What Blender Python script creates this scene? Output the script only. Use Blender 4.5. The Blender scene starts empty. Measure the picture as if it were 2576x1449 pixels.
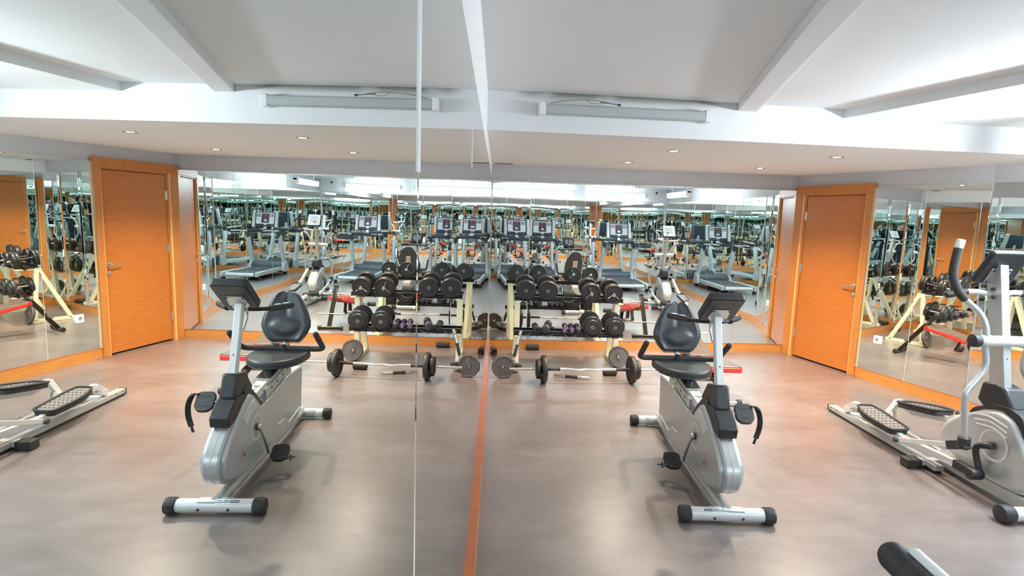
import bpy, bmesh, math, random
from mathutils import Vector, Matrix
R = math.radians
PI = math.pi
random.seed(7)
scene = bpy.context.scene
COL = scene.collection

# ------------------------------------------------------------------ mesh builder
class MB:
    def __init__(self):
        self.v = []; self.f = []
    def add(self, vs, fs):
        o = len(self.v)
        self.v += [tuple(v) for v in vs]
        self.f += [tuple(i + o for i in f) for f in fs]
        return self
    def box(self, c, s, M=None):
        hx, hy, hz = s[0]/2, s[1]/2, s[2]/2
        vs = [Vector((x, y, z)) for x in (-hx, hx) for y in (-hy, hy) for z in (-hz, hz)]
        if M is not None: vs = [M @ v for v in vs]
        vs = [v + Vector(c) for v in vs]
        return self.add(vs, [(0,1,3,2),(4,6,7,5),(0,4,5,1),(2,3,7,6),(0,2,6,4),(1,5,7,3)])
    def bar(self, p0, p1, w, h, side=(1,0,0)):
        """rectangular beam p0->p1: w along side, h across"""
        p0 = Vector(p0); p1 = Vector(p1); d = (p1-p0).normalized()
        s = Vector(side); s = (s - d*s.dot(d)).normalized(); u = d.cross(s)
        vs = []
        for p in (p0, p1):
            for a, b in ((-1,-1),(1,-1),(1,1),(-1,1)):
                vs.append(p + s*(a*w/2) + u*(b*h/2))
        return self.add(vs, [(0,1,2,3)[::-1],(4,5,6,7),(0,1,5,4),(1,2,6,5),(2,3,7,6),(3,0,4,7)])
    def prism(self, poly, fn, a, b):
        """poly of 2D points; fn(u,v,w)->xyz ; extruded w from a to b"""
        n = len(poly)
        vs = [fn(u, v, a) for u, v in poly] + [fn(u, v, b) for u, v in poly]
        fs = [tuple(range(n))[::-1], tuple(range(n, 2*n))] + [(i, (i+1) % n, n+(i+1) % n, n+i) for i in range(n)]
        return self.add(vs, fs)
    def tube(self, pts, r, seg=12, cap=True):
        P = [Vector(p) for p in pts]; n = len(P)
        rs = r if isinstance(r, (list, tuple)) else [r]*n
        T = []
        for i in range(n):
            t = (P[min(i+1, n-1)] - P[max(i-1, 0)])
            T.append(t.normalized())
        ref = Vector((0,0,1)) if abs(T[0].z) < .9 else Vector((1,0,0))
        s = T[0].cross(ref).normalized()
        vs = []
        for i in range(n):
            s = (s - T[i]*s.dot(T[i])).normalized(); u = T[i].cross(s)
            for k in range(seg):
                a = 2*PI*k/seg
                vs.append(P[i] + (s*math.cos(a) + u*math.sin(a))*rs[i])
        fs = []
        for i in range(n-1):
            for k in range(seg):
                k2 = (k+1) % seg
                fs.append((i*seg+k, i*seg+k2, (i+1)*seg+k2, (i+1)*seg+k))
        if cap:
            fs.append(tuple(range(seg))[::-1]); fs.append(tuple(range((n-1)*seg, n*seg)))
        return self.add(vs, fs)
    def cyl(self, p0, p1, r, r2=None, seg=24):
        return self.tube([p0, p1], [r, r if r2 is None else r2], seg)
    def rcyl(self, p0, p1, r, e=.006, seg=24):
        """cylinder with rounded rims"""
        p0 = Vector(p0); p1 = Vector(p1); d = (p1-p0).normalized()
        e = min(e, (p1-p0).length*.45, r*.6)
        pts = [p0, p0+d*e*.3, p0+d*e, p1-d*e, p1-d*e*.3, p1]
        return self.tube(pts, [r-e, r-e*.3, r, r, r-e*.3, r-e], seg)
    def lathe(self, prof, M=None, seg=40):
        """prof [(r, z)], revolved about local z, transformed by M"""
        vs = []; n = len(prof)
        for r, z in prof:
            for k in range(seg):
                a = 2*PI*k/seg
                vs.append(Vector((r*math.cos(a), r*math.sin(a), z)))
        if M is not None: vs = [M @ v for v in vs]
        fs = []
        for i in range(n-1):
            for k in range(seg):
                k2 = (k+1) % seg
                fs.append((i*seg+k, i*seg+k2, (i+1)*seg+k2, (i+1)*seg+k))
        if prof[0][0] > 1e-6: fs.append(tuple(range(seg))[::-1])
        if prof[-1][0] > 1e-6: fs.append(tuple(range((n-1)*seg, n*seg)))
        return self.add(vs, fs)
    def ring(self, prof, M=None, seg=40):
        """closed profile ring"""
        return self._closed(prof, M, seg)
    def _closed(self, prof, M, seg):
        vs = []; n = len(prof)
        for r, z in prof:
            for k in range(seg):
                a = 2*PI*k/seg
                vs.append(Vector((r*math.cos(a), r*math.sin(a), z)))
        if M is not None: vs = [M @ v for v in vs]
        fs = []
        for i in range(n):
            i2 = (i+1) % n
            for k in range(seg):
                k2 = (k+1) % seg
                fs.append((i*seg+k, i*seg+k2, i2*seg+k2, i2*seg+k))
        return self.add(vs, fs)
    def ell(self, c, r, M=None, seg=20, rings=12):
        vs = []; fs = []
        for i in range(rings+1):
            th = PI*i/rings
            for k in range(seg):
                a = 2*PI*k/seg
                v = Vector((r[0]*math.sin(th)*math.cos(a), r[1]*math.sin(th)*math.sin(a), r[2]*math.cos(th)))
                if M is not None: v = M @ v
                vs.append(v + Vector(c))
        for i in range(rings):
            for k in range(seg):
                k2 = (k+1) % seg
                fs.append((i*seg+k, (i+1)*seg+k, (i+1)*seg+k2, i*seg+k2))
        return self.add(vs, fs)
    def build(self, name, mat, parent=None, bevel=0, seg=2, smooth=35, subsurf=0, mats=None):
        me = bpy.data.meshes.new(name)
        me.from_pydata(self.v, [], self.f)
        bm = bmesh.new(); bm.from_mesh(me)
        bmesh.ops.remove_doubles(bm, verts=bm.verts, dist=1e-6)
        bmesh.ops.recalc_face_normals(bm, faces=bm.faces)
        bm.to_mesh(me); bm.free()
        me.materials.append(mat)
        if smooth:
            for p in me.polygons: p.use_smooth = True
            me.set_sharp_from_angle(angle=R(smooth))
        o = bpy.data.objects.new(name, me); COL.objects.link(o)
        if parent is not None: o.parent = parent
        if bevel:
            m = o.modifiers.new('bevel', 'BEVEL'); m.width = bevel; m.segments = seg
            m.limit_method = 'ANGLE'; m.angle_limit = R(35); m.harden_normals = False
        if subsurf:
            m = o.modifiers.new('sub', 'SUBSURF'); m.levels = subsurf; m.render_levels = subsurf
        return o

def spline(pts, n=6):
    """Catmull-Rom through pts"""
    P = [Vector(p) for p in pts]; out = []
    for i in range(len(P)-1):
        p0 = P[max(i-1, 0)]; p1 = P[i]; p2 = P[i+1]; p3 = P[min(i+2, len(P)-1)]
        for k in range(n):
            t = k/n
            out.append(.5*((2*p1) + (p2-p0)*t + (2*p0-5*p1+4*p2-p3)*t*t + (3*p1-p0-3*p2+p3)*t**3))
    out.append(P[-1]); return out

def fillet(pts, r, n=5):
    """polyline with rounded corners"""
    P = [Vector(p) for p in pts]; out = [P[0]]
    for i in range(1, len(P)-1):
        a = P[i-1]-P[i]; b = P[i+1]-P[i]
        rr = min(r, a.length*.45, b.length*.45)
        s = P[i] + a.normalized()*rr; e = P[i] + b.normalized()*rr
        for k in range(n+1):
            t = k/n
            out.append((1-t)**2*s + 2*t*(1-t)*P[i] + t*t*e)
    out.append(P[-1]); return out

def round2(poly, r, n=4):
    """round corners of closed 2D polygon"""
    out = []; m = len(poly)
    for i in range(m):
        p = Vector((*poly[i], 0)); a = Vector((*poly[i-1], 0))-p; b = Vector((*poly[(i+1) % m], 0))-p
        rr = min(r, a.length*.45, b.length*.45)
        s = p+a.normalized()*rr; e = p+b.normalized()*rr
        for k in range(n+1):
            t = k/n; q = (1-t)**2*s+2*t*(1-t)*p+t*t*e
            out.append((q.x, q.y))
    return out

def smooth2(poly, n=4):
    """closed catmull"""
    out = []; m = len(poly)
    for i in range(m):
        p0, p1, p2, p3 = [Vector((*poly[(i+j) % m], 0)) for j in (-1, 0, 1, 2)]
        for k in range(n):
            t = k/n
            q = .5*((2*p1)+(p2-p0)*t+(2*p0-5*p1+4*p2-p3)*t*t+(3*p1-p0-3*p2+p3)*t**3)
            out.append((q.x, q.y))
    return out

def frame(origin, zdir, xdir=(0,0,1)):
    """matrix with local z along zdir"""
    z = Vector(zdir).normalized(); x = Vector(xdir); x = (x - z*x.dot(z))
    if x.length < 1e-4: x = Vector((1,0,0)) - z*z.x
    x.normalize(); y = z.cross(x)
    M = Matrix((x, y, z)).transposed().to_4x4(); M.translation = Vector(origin); return M

def thing(name, label, cat, loc=(0,0,0), rotz=0, group=None):
    o = bpy.data.objects.new(name, None); COL.objects.link(o)
    o.empty_display_size = .05
    o.location = loc; o.rotation_euler = (0, 0, rotz)
    return tag(o, label, cat, group)
def tag(o, label, cat, group=None):
    o['label'] = label; o['category'] = cat
    if group: o['group'] = group
    return o
def struct(o):
    o['kind'] = 'structure'; return o
def copy_tree(o, parent=None):
    c = o.copy(); COL.objects.link(c)
    if parent is not None: c.parent = parent
    for ch in list(o.children): copy_tree(ch, c)
    return c

# ------------------------------------------------------------------ materials
def nodes_of(name):
    m = bpy.data.materials.new(name); m.use_nodes = True
    nt = m.node_tree; return m, nt, nt.nodes['Principled BSDF']
def mat(name, col, rough=.5, metal=0, noise=.06, scale=30, bump=0, bscale=200, coat=0, spec=.5):
    m, nt, b = nodes_of(name); N = nt.nodes; L = nt.links
    tc = N.new('ShaderNodeTexCoord'); nz = N.new('ShaderNodeTexNoise')
    nz.inputs['Scale'].default_value = scale; nz.inputs['Detail'].default_value = 3
    L.new(tc.outputs['Object'], nz.inputs['Vector'])
    mx = N.new('ShaderNodeMix'); mx.data_type = 'RGBA'
    mx.inputs['A'].default_value = (*[c*(1-noise) for c in col], 1)
    mx.inputs['B'].default_value = (*[min(1, c*(1+noise)) for c in col], 1)
    L.new(nz.outputs['Fac'], mx.inputs['Factor']); L.new(mx.outputs['Result'], b.inputs['Base Color'])
    b.inputs['Roughness'].default_value = rough; b.inputs['Metallic'].default_value = metal
    b.inputs['Specular IOR Level'].default_value = spec
    if coat: b.inputs['Coat Weight'].default_value = coat; b.inputs['Coat Roughness'].default_value = .1
    if bump:
        n2 = N.new('ShaderNodeTexNoise'); n2.inputs['Scale'].default_value = bscale
        L.new(tc.outputs['Object'], n2.inputs['Vector'])
        bp = N.new('ShaderNodeBump'); bp.inputs['Strength'].default_value = bump; bp.inputs['Distance'].default_value = .002
        L.new(n2.outputs['Fac'], bp.inputs['Height']); L.new(bp.outputs['Normal'], b.inputs['Normal'])
    return m
def emit(name, col, strength):
    m, nt, b = nodes_of(name)
    b.inputs['Base Color'].default_value = (.02, .02, .02, 1)
    b.inputs['Emission Color'].default_value = (*col, 1); b.inputs['Emission Strength'].default_value = strength
    b.inputs['Roughness'].default_value = .4
    return m
def wood(name, c1, c2, grain=(1, 1, 14), rough=.35, scale=3.0, coat=.3):
    m, nt, b = nodes_of(name); N = nt.nodes; L = nt.links
    tc = N.new('ShaderNodeTexCoord'); mp = N.new('ShaderNodeMapping'); mp.inputs['Scale'].default_value = grain
    L.new(tc.outputs['Object'], mp.inputs['Vector'])
    nz = N.new('ShaderNodeTexNoise'); nz.inputs['Scale'].default_value = scale; nz.inputs['Detail'].default_value = 8
    nz.inputs['Roughness'].default_value = .6; nz.inputs['Distortion'].default_value = .3
    L.new(mp.outputs['Vector'], nz.inputs['Vector'])
    rp = N.new('ShaderNodeValToRGB'); rp.color_ramp.elements[0].position = .3; rp.color_ramp.elements[1].position = .72
    rp.color_ramp.elements[0].color = (*c1, 1); rp.color_ramp.elements[1].color = (*c2, 1)
    L.new(nz.outputs['Fac'], rp.inputs['Fac']); L.new(rp.outputs['Color'], b.inputs['Base Color'])
    b.inputs['Roughness'].default_value = rough
    b.inputs['Coat Weight'].default_value = coat; b.inputs['Coat Roughness'].default_value = .2
    return m

M = {}
M['ceil'] = mat('ceiling paint', (.76, .755, .76), .85, noise=.02, scale=3, bump=.15, bscale=60)
M['soffit'] = mat('soffit paint', (.76, .755, .76), .85, noise=.02, scale=3, bump=.15, bscale=60)
M['wall'] = mat('wall paint', (.52, .51, .53), .85, noise=.02, scale=3, bump=.1, bscale=80)  # greyer copy: the weaker light on these headers is put into the colour
M['wall_lit'] = mat('lit wall paint', (.82, .82, .83), .85, noise=.02, scale=3, bump=.1, bscale=80)  # whiter copy for the strongly lit walls, brightness put into the colour
M['glassedge'] = mat('ground glass rim', (.70, .78, .75), .35, .2, noise=.02)
M['door'] = wood('door veneer', (.42, .120, .014), (.51, .165, .026), (2, 2, 22), .32, 2.5)
M['casing'] = wood('casing wood', (.44, .145, .022), (.56, .21, .045), (18, 18, 1.2), .35, 3)
M['edge'] = wood('pale wood edge', (.66, .36, .11), (.78, .48, .2), (14, 14, 1.5), .4, 3)
M['base'] = wood('baseboard wood', (.44, .16, .028), (.56, .23, .05), (1.5, 1.5, 10), .35, 3)
M['basetop'] = wood('baseboard edge wood', (.28, .06, .018), (.36, .10, .03), (2, 2, 10), .4, 3)
M['silver'] = mat('silver paint', (.50, .51, .51), .32, .5, noise=.03, scale=8)
M['silverlt'] = mat('light silver paint', (.66, .67, .67), .35, .25, noise=.03, scale=8)
M['silverbl'] = mat('pale blue grey paint', (.60, .66, .68), .35, .3, noise=.03, scale=8)
M['chrome'] = mat('chrome', (.80, .80, .79), .12, 1, noise=.02)
M['steel'] = mat('brushed steel', (.62, .61, .58), .3, 1, noise=.05)
M['brass'] = mat('satin nickel', (.72, .66, .55), .22, 1, noise=.03)
M['black'] = mat('black plastic', (.018, .019, .021), .42, noise=.15, bump=.1, bscale=400)
M['rubber'] = mat('black rubber', (.022, .021, .021), .6, noise=.2, bump=.3, bscale=300)
M['foam'] = mat('black foam', (.035, .032, .030), .9, noise=.2, bump=.6, bscale=500)
M['vinyl'] = mat('black vinyl', (.035, .040, .046), .36, noise=.1, bump=.25, bscale=350)
M['tray'] = mat('black steel', (.014, .013, .013), .3, .2, noise=.1)
M['iron'] = mat('grey brown cast iron', (.085, .072, .066), .5, .3, noise=.15, scale=60, bump=.2, bscale=200)
M['irond'] = mat('black cast iron', (.03, .028, .027), .42, .3, noise=.15, scale=60, bump=.2, bscale=200)
M['urethane'] = mat('black urethane', (.022, .022, .023), .38, noise=.15, scale=80, bump=.25, bscale=300)
M['cream'] = mat('cream powder coat', (.80, .74, .52), .4, noise=.04, scale=10)
M['red'] = mat('red vinyl', (.62, .035, .022), .38, noise=.08)
M['padtop'] = mat('dark brown vinyl', (.10, .075, .06), .28, noise=.12)
M['bench'] = mat('dark gloss frame', (.05, .042, .036), .22, .6, noise=.1)
M['purple'] = mat('purple neoprene', (.055, .032, .075), .55, noise=.15, bump=.2)
M['navy'] = mat('dark slate plastic', (.032, .043, .060), .5, noise=.08, bump=.1, bscale=300)
M['belt'] = mat('treadmill belt', (.06, .068, .07), .6, noise=.15, bump=.2)
M['white'] = mat('white plastic', (.80, .80, .80), .4, noise=.02)
M['dull'] = mat('dull grey diffuser', (.42, .435, .43), .5, noise=.04)
M['plateg'] = mat('grey tread plate', (.17, .155, .145), .5, noise=.1)
M['greypanel'] = mat('grey diffuser', (.50, .52, .52), .45, noise=.02)
M['panel'] = mat('console panel', (.72, .74, .78), .35, noise=.02)
M['key'] = mat('dark keys', (.05, .06, .09), .4)
M['gold'] = mat('wire sheath', (.35, .30, .18), .6)
M['led'] = emit('red display', (1, .04, .03), .4)
M['ink'] = mat('ink', (.05, .05, .055), .6)
M['inkred'] = mat('red ink', (.55, .08, .06), .5)
M['skin'] = mat('skin', (.55, .33, .24), .5)
M['hair'] = mat('dark hair', (.02, .015, .012), .5, bump=.4)
M['cloth'] = mat('black knit', (.016, .017, .02), .9, bump=.4)
M['jeans'] = mat('dark denim', (.03, .04, .07), .85, bump=.3)
M['shoe'] = mat('dark leather', (.03, .025, .02), .4)

# mirror glass
m, nt, b = nodes_of('mirror glass')
b.inputs['Base Color'].default_value = (.885, .935, .918, 1); b.inputs['Metallic'].default_value = 1; b.inputs['Roughness'].default_value = 0
N = nt.nodes; L = nt.links
tc = N.new('ShaderNodeTexCoord'); nz = N.new('ShaderNodeTexNoise'); nz.inputs['Scale'].default_value = 1.1; nz.inputs['Detail'].default_value = 1
L.new(tc.outputs['Object'], nz.inputs['Vector'])
bp = N.new('ShaderNodeBump'); bp.inputs['Strength'].default_value = 1; bp.inputs['Distance'].default_value = .0012
L.new(nz.outputs['Fac'], bp.inputs['Height']); L.new(bp.outputs['Normal'], b.inputs['Normal'])
M['mirror'] = m
m, nt, b = nodes_of('ground glass edge')
b.inputs['Base Color'].default_value = (.86, .90, .89, 1); b.inputs['Metallic'].default_value = 1; b.inputs['Roughness'].default_value = .22
M['ground'] = m
# soffit and ceiling get a sooty stain line above the dead lamp
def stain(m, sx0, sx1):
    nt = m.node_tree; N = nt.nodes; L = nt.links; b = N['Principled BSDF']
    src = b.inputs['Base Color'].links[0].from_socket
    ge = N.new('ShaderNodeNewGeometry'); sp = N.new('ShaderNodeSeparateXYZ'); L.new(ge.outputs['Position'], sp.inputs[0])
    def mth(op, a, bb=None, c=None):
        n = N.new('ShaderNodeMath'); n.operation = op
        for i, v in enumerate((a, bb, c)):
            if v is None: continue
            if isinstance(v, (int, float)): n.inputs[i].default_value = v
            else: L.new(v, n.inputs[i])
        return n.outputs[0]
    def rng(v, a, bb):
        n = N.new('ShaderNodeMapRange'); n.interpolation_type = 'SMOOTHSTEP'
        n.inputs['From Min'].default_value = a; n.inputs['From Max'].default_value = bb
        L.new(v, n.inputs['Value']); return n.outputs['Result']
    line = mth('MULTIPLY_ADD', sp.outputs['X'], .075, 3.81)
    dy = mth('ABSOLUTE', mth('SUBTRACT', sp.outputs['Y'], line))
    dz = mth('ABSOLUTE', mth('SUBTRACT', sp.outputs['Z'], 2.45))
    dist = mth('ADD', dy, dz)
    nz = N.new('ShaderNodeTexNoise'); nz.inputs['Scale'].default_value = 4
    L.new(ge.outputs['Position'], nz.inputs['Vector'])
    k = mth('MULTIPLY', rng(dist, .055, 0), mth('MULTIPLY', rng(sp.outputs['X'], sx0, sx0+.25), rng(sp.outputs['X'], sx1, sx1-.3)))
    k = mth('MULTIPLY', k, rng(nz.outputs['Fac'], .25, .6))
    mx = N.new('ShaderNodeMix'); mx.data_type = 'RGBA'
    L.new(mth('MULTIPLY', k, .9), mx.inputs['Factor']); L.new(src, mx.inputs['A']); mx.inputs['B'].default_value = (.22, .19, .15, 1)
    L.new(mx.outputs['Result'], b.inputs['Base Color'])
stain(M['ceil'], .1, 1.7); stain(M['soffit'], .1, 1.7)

# floor: mottled vinyl with hairline seams
m, nt, b = nodes_of('vinyl floor'); N = nt.nodes; L = nt.links
tc = N.new('ShaderNodeTexCoord')
def noise(scale, det, rough, mapping=None, dist=0):
    n = N.new('ShaderNodeTexNoise'); n.inputs['Scale'].default_value = scale; n.inputs['Detail'].default_value = det
    n.inputs['Roughness'].default_value = rough; n.inputs['Distortion'].default_value = dist
    if mapping:
        mp = N.new('ShaderNodeMapping'); mp.inputs['Scale'].default_value = mapping
        L.new(tc.outputs['Object'], mp.inputs['Vector']); L.new(mp.outputs['Vector'], n.inputs['Vector'])
    else: L.new(tc.outputs['Object'], n.inputs['Vector'])
    return n
n1 = noise(1.6, 4, .55, (.8, 1.4, 1)); n2 = noise(7, 5, .65, (.8, 1.7, 1)); n3 = noise(90, 2, .5)
def mrange(sock, a, b, c, d):
    n = N.new('ShaderNodeMapRange'); n.clamp = False
    for k, v in zip(('From Min', 'From Max', 'To Min', 'To Max'), (a, b, c, d)): n.inputs[k].default_value = v
    L.new(sock, n.inputs['Value']); return n.outputs['Result']
def madd(x, y):
    n = N.new('ShaderNodeMath'); n.operation = 'ADD'; L.new(x, n.inputs[0]); L.new(y, n.inputs[1]); return n.outputs[0]
tot = madd(madd(mrange(n1.outputs['Fac'], .3, .7, .05, .55), mrange(n2.outputs['Fac'], .3, .7, 0, .42)), mrange(n3.outputs['Fac'], .3, .7, -.06, .06))
rp = N.new('ShaderNodeMix'); rp.data_type = 'RGBA'; rp.clamp_factor = True
L.new(tot, rp.inputs['Factor'])
rp.inputs['A'].default_value = (.112, .085, .078, 1); rp.inputs['B'].default_value = (.240, .198, .186, 1)
sp = N.new('ShaderNodeSeparateXYZ'); L.new(tc.outputs['Object'], sp.inputs[0])
def seam(sock, off, period):
    a = N.new('ShaderNodeMath'); a.operation = 'ADD'; a.inputs[1].default_value = off; L.new(sock, a.inputs[0])
    p = N.new('ShaderNodeMath'); p.operation = 'PINGPONG'; p.inputs[1].default_value = period; L.new(a.outputs[0], p.inputs[0])
    c = N.new('ShaderNodeMath'); c.operation = 'LESS_THAN'; c.inputs[1].default_value = .0016; L.new(p.outputs[0], c.inputs[0]); return c.outputs[0]
sx = seam(sp.outputs['X'], -.47, 1.0); sy = seam(sp.outputs['Y'], -3.886, 1.9)
mxs = N.new('ShaderNodeMath'); mxs.operation = 'MAXIMUM'; L.new(sx, mxs.inputs[0]); L.new(sy, mxs.inputs[1])
fin = N.new('ShaderNodeMix'); fin.data_type = 'RGBA'; fin.inputs['B'].default_value = (.15, .12, .105, 1)
hf = N.new('ShaderNodeMath'); hf.operation = 'MULTIPLY'; hf.inputs[1].default_value = .55; L.new(mxs.outputs[0], hf.inputs[0])
L.new(hf.outputs[0], fin.inputs['Factor']); L.new(rp.outputs['Result'], fin.inputs['A'])
L.new(fin.outputs['Result'], b.inputs['Base Color'])
# a dried spill beside the bike
vd = N.new('ShaderNodeMapping'); vd.inputs['Location'].default_value = (-1.225, -3.215, 0); vd.vector_type = 'POINT'
L.new(tc.outputs['Object'], vd.inputs['Vector'])
vl = N.new('ShaderNodeVectorMath'); vl.operation = 'MULTIPLY'; vl.inputs[1].default_value = (1/.078, 1/.088, 0); L.new(vd.outputs['Vector'], vl.inputs[0])
ln = N.new('ShaderNodeVectorMath'); ln.operation = 'LENGTH'; L.new(vl.outputs[0], ln.inputs[0])
n4 = noise(22, 2, .5)
sm = N.new('ShaderNodeMapRange'); sm.interpolation_type = 'SMOOTHSTEP'; sm.inputs['From Min'].default_value = 1.25; sm.inputs['From Max'].default_value = 1.02
L.new(madd(ln.outputs['Value'], mrange(n4.outputs['Fac'], .3, .7, -.05, .35)), sm.inputs['Value'])
st = N.new('ShaderNodeMix'); st.data_type = 'RGBA'; st.inputs['B'].default_value = (.075, .068, .068, 1)
sf = N.new('ShaderNodeMath'); sf.operation = 'MULTIPLY'; sf.inputs[1].default_value = .6; L.new(sm.outputs['Result'], sf.inputs[0])
L.new(sf.outputs[0], st.inputs['Factor']); L.new(fin.outputs['Result'], st.inputs['A']); L.new(st.outputs['Result'], b.inputs['Base Color'])
b.inputs['Roughness'].default_value = .27; b.inputs['Specular IOR Level'].default_value = .6; b.inputs['Coat Weight'].default_value = .9; b.inputs['Coat Roughness'].default_value = .33
rr = N.new('ShaderNodeMapRange'); rr.inputs['To Min'].default_value = .24; rr.inputs['To Max'].default_value = .36
L.new(n1.outputs['Fac'], rr.inputs['Value']); L.new(rr.outputs['Result'], b.inputs['Roughness'])
M['floor'] = m
# ------------------------------------------------------------------ room shell
ZT = 2.52
BW0 = Vector((0, 6.82, 0)); BW1 = Vector((3.77, 6.97, 0))           # back wall (baseboard face)
DW0 = Vector((3.768, 6.966, 0)); DW1 = Vector((4.065, 5.948, 0))    # door wall, outer corners of the casing
CR = Vector((4.365, 4.86, 0))                                       # corner of the angled and the straight right wall
RB = Vector((4.355, -.75, 0)); LB = Vector((0, -.75, 0))
bdir = (BW1-BW0).normalized(); bnrm = Vector((bdir.y, -bdir.x, 0))   # into the room
ddir = (CR-DW0).normalized(); dnrm = Vector((ddir.y, -ddir.x, 0))    # into the room
def lerp(a, b, t): return a+(b-a)*t

def wallslab(name, a, b, nrm, z0, z1, back=0, thick=.12, m='wall'):
    """slab whose room face lies `back` behind the line a-b"""
    a = Vector(a)-nrm*back; b = Vector(b)-nrm*back
    poly = [a, b, b-nrm*thick, a-nrm*thick]
    o = MB().prism([(p.x, p.y) for p in poly], lambda u, v, w: (u, v, w), z0, z1).build(name, M[m], smooth=0)
    return struct(o)
o = MB().box((2.2, 3.1, -.05), (5.4, 8.6, .1)).build('floor', M['floor'], smooth=0); struct(o)
wallslab('wall_left', (0, -.95, 0), (0, 7.1, 0), Vector((1, 0, 0)), 0, ZT, .008, m='wall_lit')
wallslab('wall_back', BW0-bdir*.2, BW1+bdir*.15, bnrm, 0, ZT, .034)
wallslab('wall_right', CR+Vector((0, .05, 0)), RB-Vector((0, .2, 0)), Vector((-1, 0, 0)), 0, ZT, .026)
wallslab('wall_rear', LB-Vector((.2, 0, 0)), RB+Vector((.2, 0, 0)), Vector((0, 1, 0)), 0, ZT, .026, m='wall_lit')
# door wall with its opening (leaf 0.80 x 1.98 m, from s=.158 to .956)
dL = (CR-DW0).length
def dpt(s, d=0): return DW0+ddir*s+dnrm*d
mb = MB()
def dslab(s0, s1, z0, z1, f, k):
    pts = [dpt(s0, f), dpt(s1, f), dpt(s1, k), dpt(s0, k)]
    mb.prism([(p.x, p.y) for p in pts], lambda u, v, w: (u, v, w), z0, z1)
dslab(-.1, .12, 0, ZT, -.03, -.15); dslab(.12, .99, 2.03, ZT, -.026, -.15); dslab(.99, dL+.03, 0, ZT, -.03, -.15)
o = mb.build('wall_door', M['wall'], smooth=0); struct(o)

# ceilings
mb = MB().prism([(-.1, -.95), (4.6, -.95), (4.6, 4.3), (-.1, 4.1)], lambda u, v, w: (u, v, w), 2.45, 2.55)
struct(mb.build('ceiling', M['ceil'], smooth=0))
def sface(x): return 3.81+.075*x
bm1 = [(1.705, sface(1.705)+.02), (1.843, sface(1.843)+.02), (.54, -.80), (.42, -.80)]
struct(MB().prism(bm1, lambda u, v, w: (u, v, w), 2.403, 2.46).build('ceiling_beam', M['ceil'], bevel=.004, smooth=0))
bm2 = [(2.467, sface(2.467)+.02), (4.5, sface(4.5)+.02), (4.5, -.80), (3.587, -.80)]
struct(MB().prism(bm2, lambda u, v, w: (u, v, w), 2.39, 2.46).build('ceiling_dropped', M['ceil'], bevel=.004, smooth=0))
# soffit over the free-weight end; underside rises slightly towards the back wall
def zs(y): return 2.2+.035*(y-3.9)/2.9
pts = [(-.02, sface(0)), (4.5, sface(4.5)), (4.5, 7.15), (-.02, 7.15)]
vs = [(x, y, zs(y)) for x, y in pts]+[(x, y, 2.47) for x, y in pts]
struct(MB().add(vs, [(0,1,2,3),(4,5,6,7),(0,1,5,4),(1,2,6,5),(2,3,7,6),(3,0,4,7)]).build('ceiling_soffit', M['soffit'], smooth=0))

# baseboards
def baseboard(name, a, b, nrm, h=.11, t=.02):
    root = bpy.data.objects.new(name, None); COL.objects.link(root); struct(root)
    a = Vector(a); b = Vector(b)
    d = (b-a).normalized()
    def slab(z0, z1, nm, m):
        pts = [a, b, b-nrm*.024, a-nrm*.024]
        return MB().prism([(p.x, p.y) for p in pts], lambda u, v, w: (u, v, w), z0, z1).build(nm, M[m], root, smooth=0)
    slab(0, h-.006, 'board', 'base'); slab(h-.006, h, 'edge', 'basetop')
    return root
baseboard('baseboard_left', (.022, -.74, 0), (.022, 6.82, 0), Vector((1, 0, 0)))
baseboard('baseboard_back', BW0+bdir*.0, BW1-bdir*.01, bnrm)
baseboard('baseboard_door_wall', dpt(1.07), dpt(dL), dnrm)
baseboard('baseboard_right', CR, RB, Vector((-1, 0, 0)))
baseboard('baseboard_rear', LB+Vector((.02, 0, 0)), RB, Vector((0, 1, 0)))

# door: casing, leaf, ironmongery
dr = bpy.data.objects.new('door_1', None); COL.objects.link(dr); struct(dr)
dr.location = DW0; dr.rotation_euler = (0, 0, math.atan2(ddir.y, ddir.x))
# local: x along the wall (towards the camera), -y... dnrm must be local -y or +y
ly = 1 if Vector((-ddir.y, ddir.x, 0)).dot(dnrm) > 0 else -1
def dbox(name, s0, s1, y0, y1, z0, z1, m, bevel=.003):
    return MB().box(((s0+s1)/2, ly*(y0+y1)/2, (z0+z1)/2), (s1-s0, abs(y1-y0), z1-z0)).build(name, M[m], dr, bevel=bevel, smooth=0)
dbox('casing_jamb', 0, .105, -.02, .012, 0, 2.0, 'casing'); dbox('casing_jamb', .985, 1.065, -.02, .012, 0, 2.0, 'casing')
dbox('casing_head', 0, 1.065, -.02, .012, 2.0, 2.10, 'casing')
dbox('stop_bead', .105, .13, -.03, .004, 0, 2.0, 'edge', .002); dbox('stop_bead', .972, .985, -.03, .004, 0, 2.0, 'edge', .002)
dbox('frame_lining', .13, .154, -.14, -.008, 0, 1.985, 'casing', .002); dbox('frame_lining', .960, .974, -.14, -.008, 0, 1.985, 'casing', .002)
dbox('frame_head', .105, .985, -.14, .0, 1.985, 2.0, 'casing', .002)
dbox('leaf', .158, .956, -.062, -.02, .018, 1.98, 'door', .002)
dbox('metal_strip', 1.066, 1.074, -.01, .012, .11, 2.055, 'steel', .001)
dbox('gold_strip', 1.075, 1.084, -.015, .006, .11, 2.055, 'edge', .001)
for z in (1.743, 1.117, .305):
    MB().cyl((.152, ly*-.016, z-.05), (.152, ly*-.016, z+.05), .008, seg=12).box((.164, ly*-.0185, z), (.02, .003, .1)).build('hinge', M['steel'], dr, smooth=40)
mb = MB().rcyl((.923, ly*-.02, .985), (.923, ly*-.012, .985), .027, .003)
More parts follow.
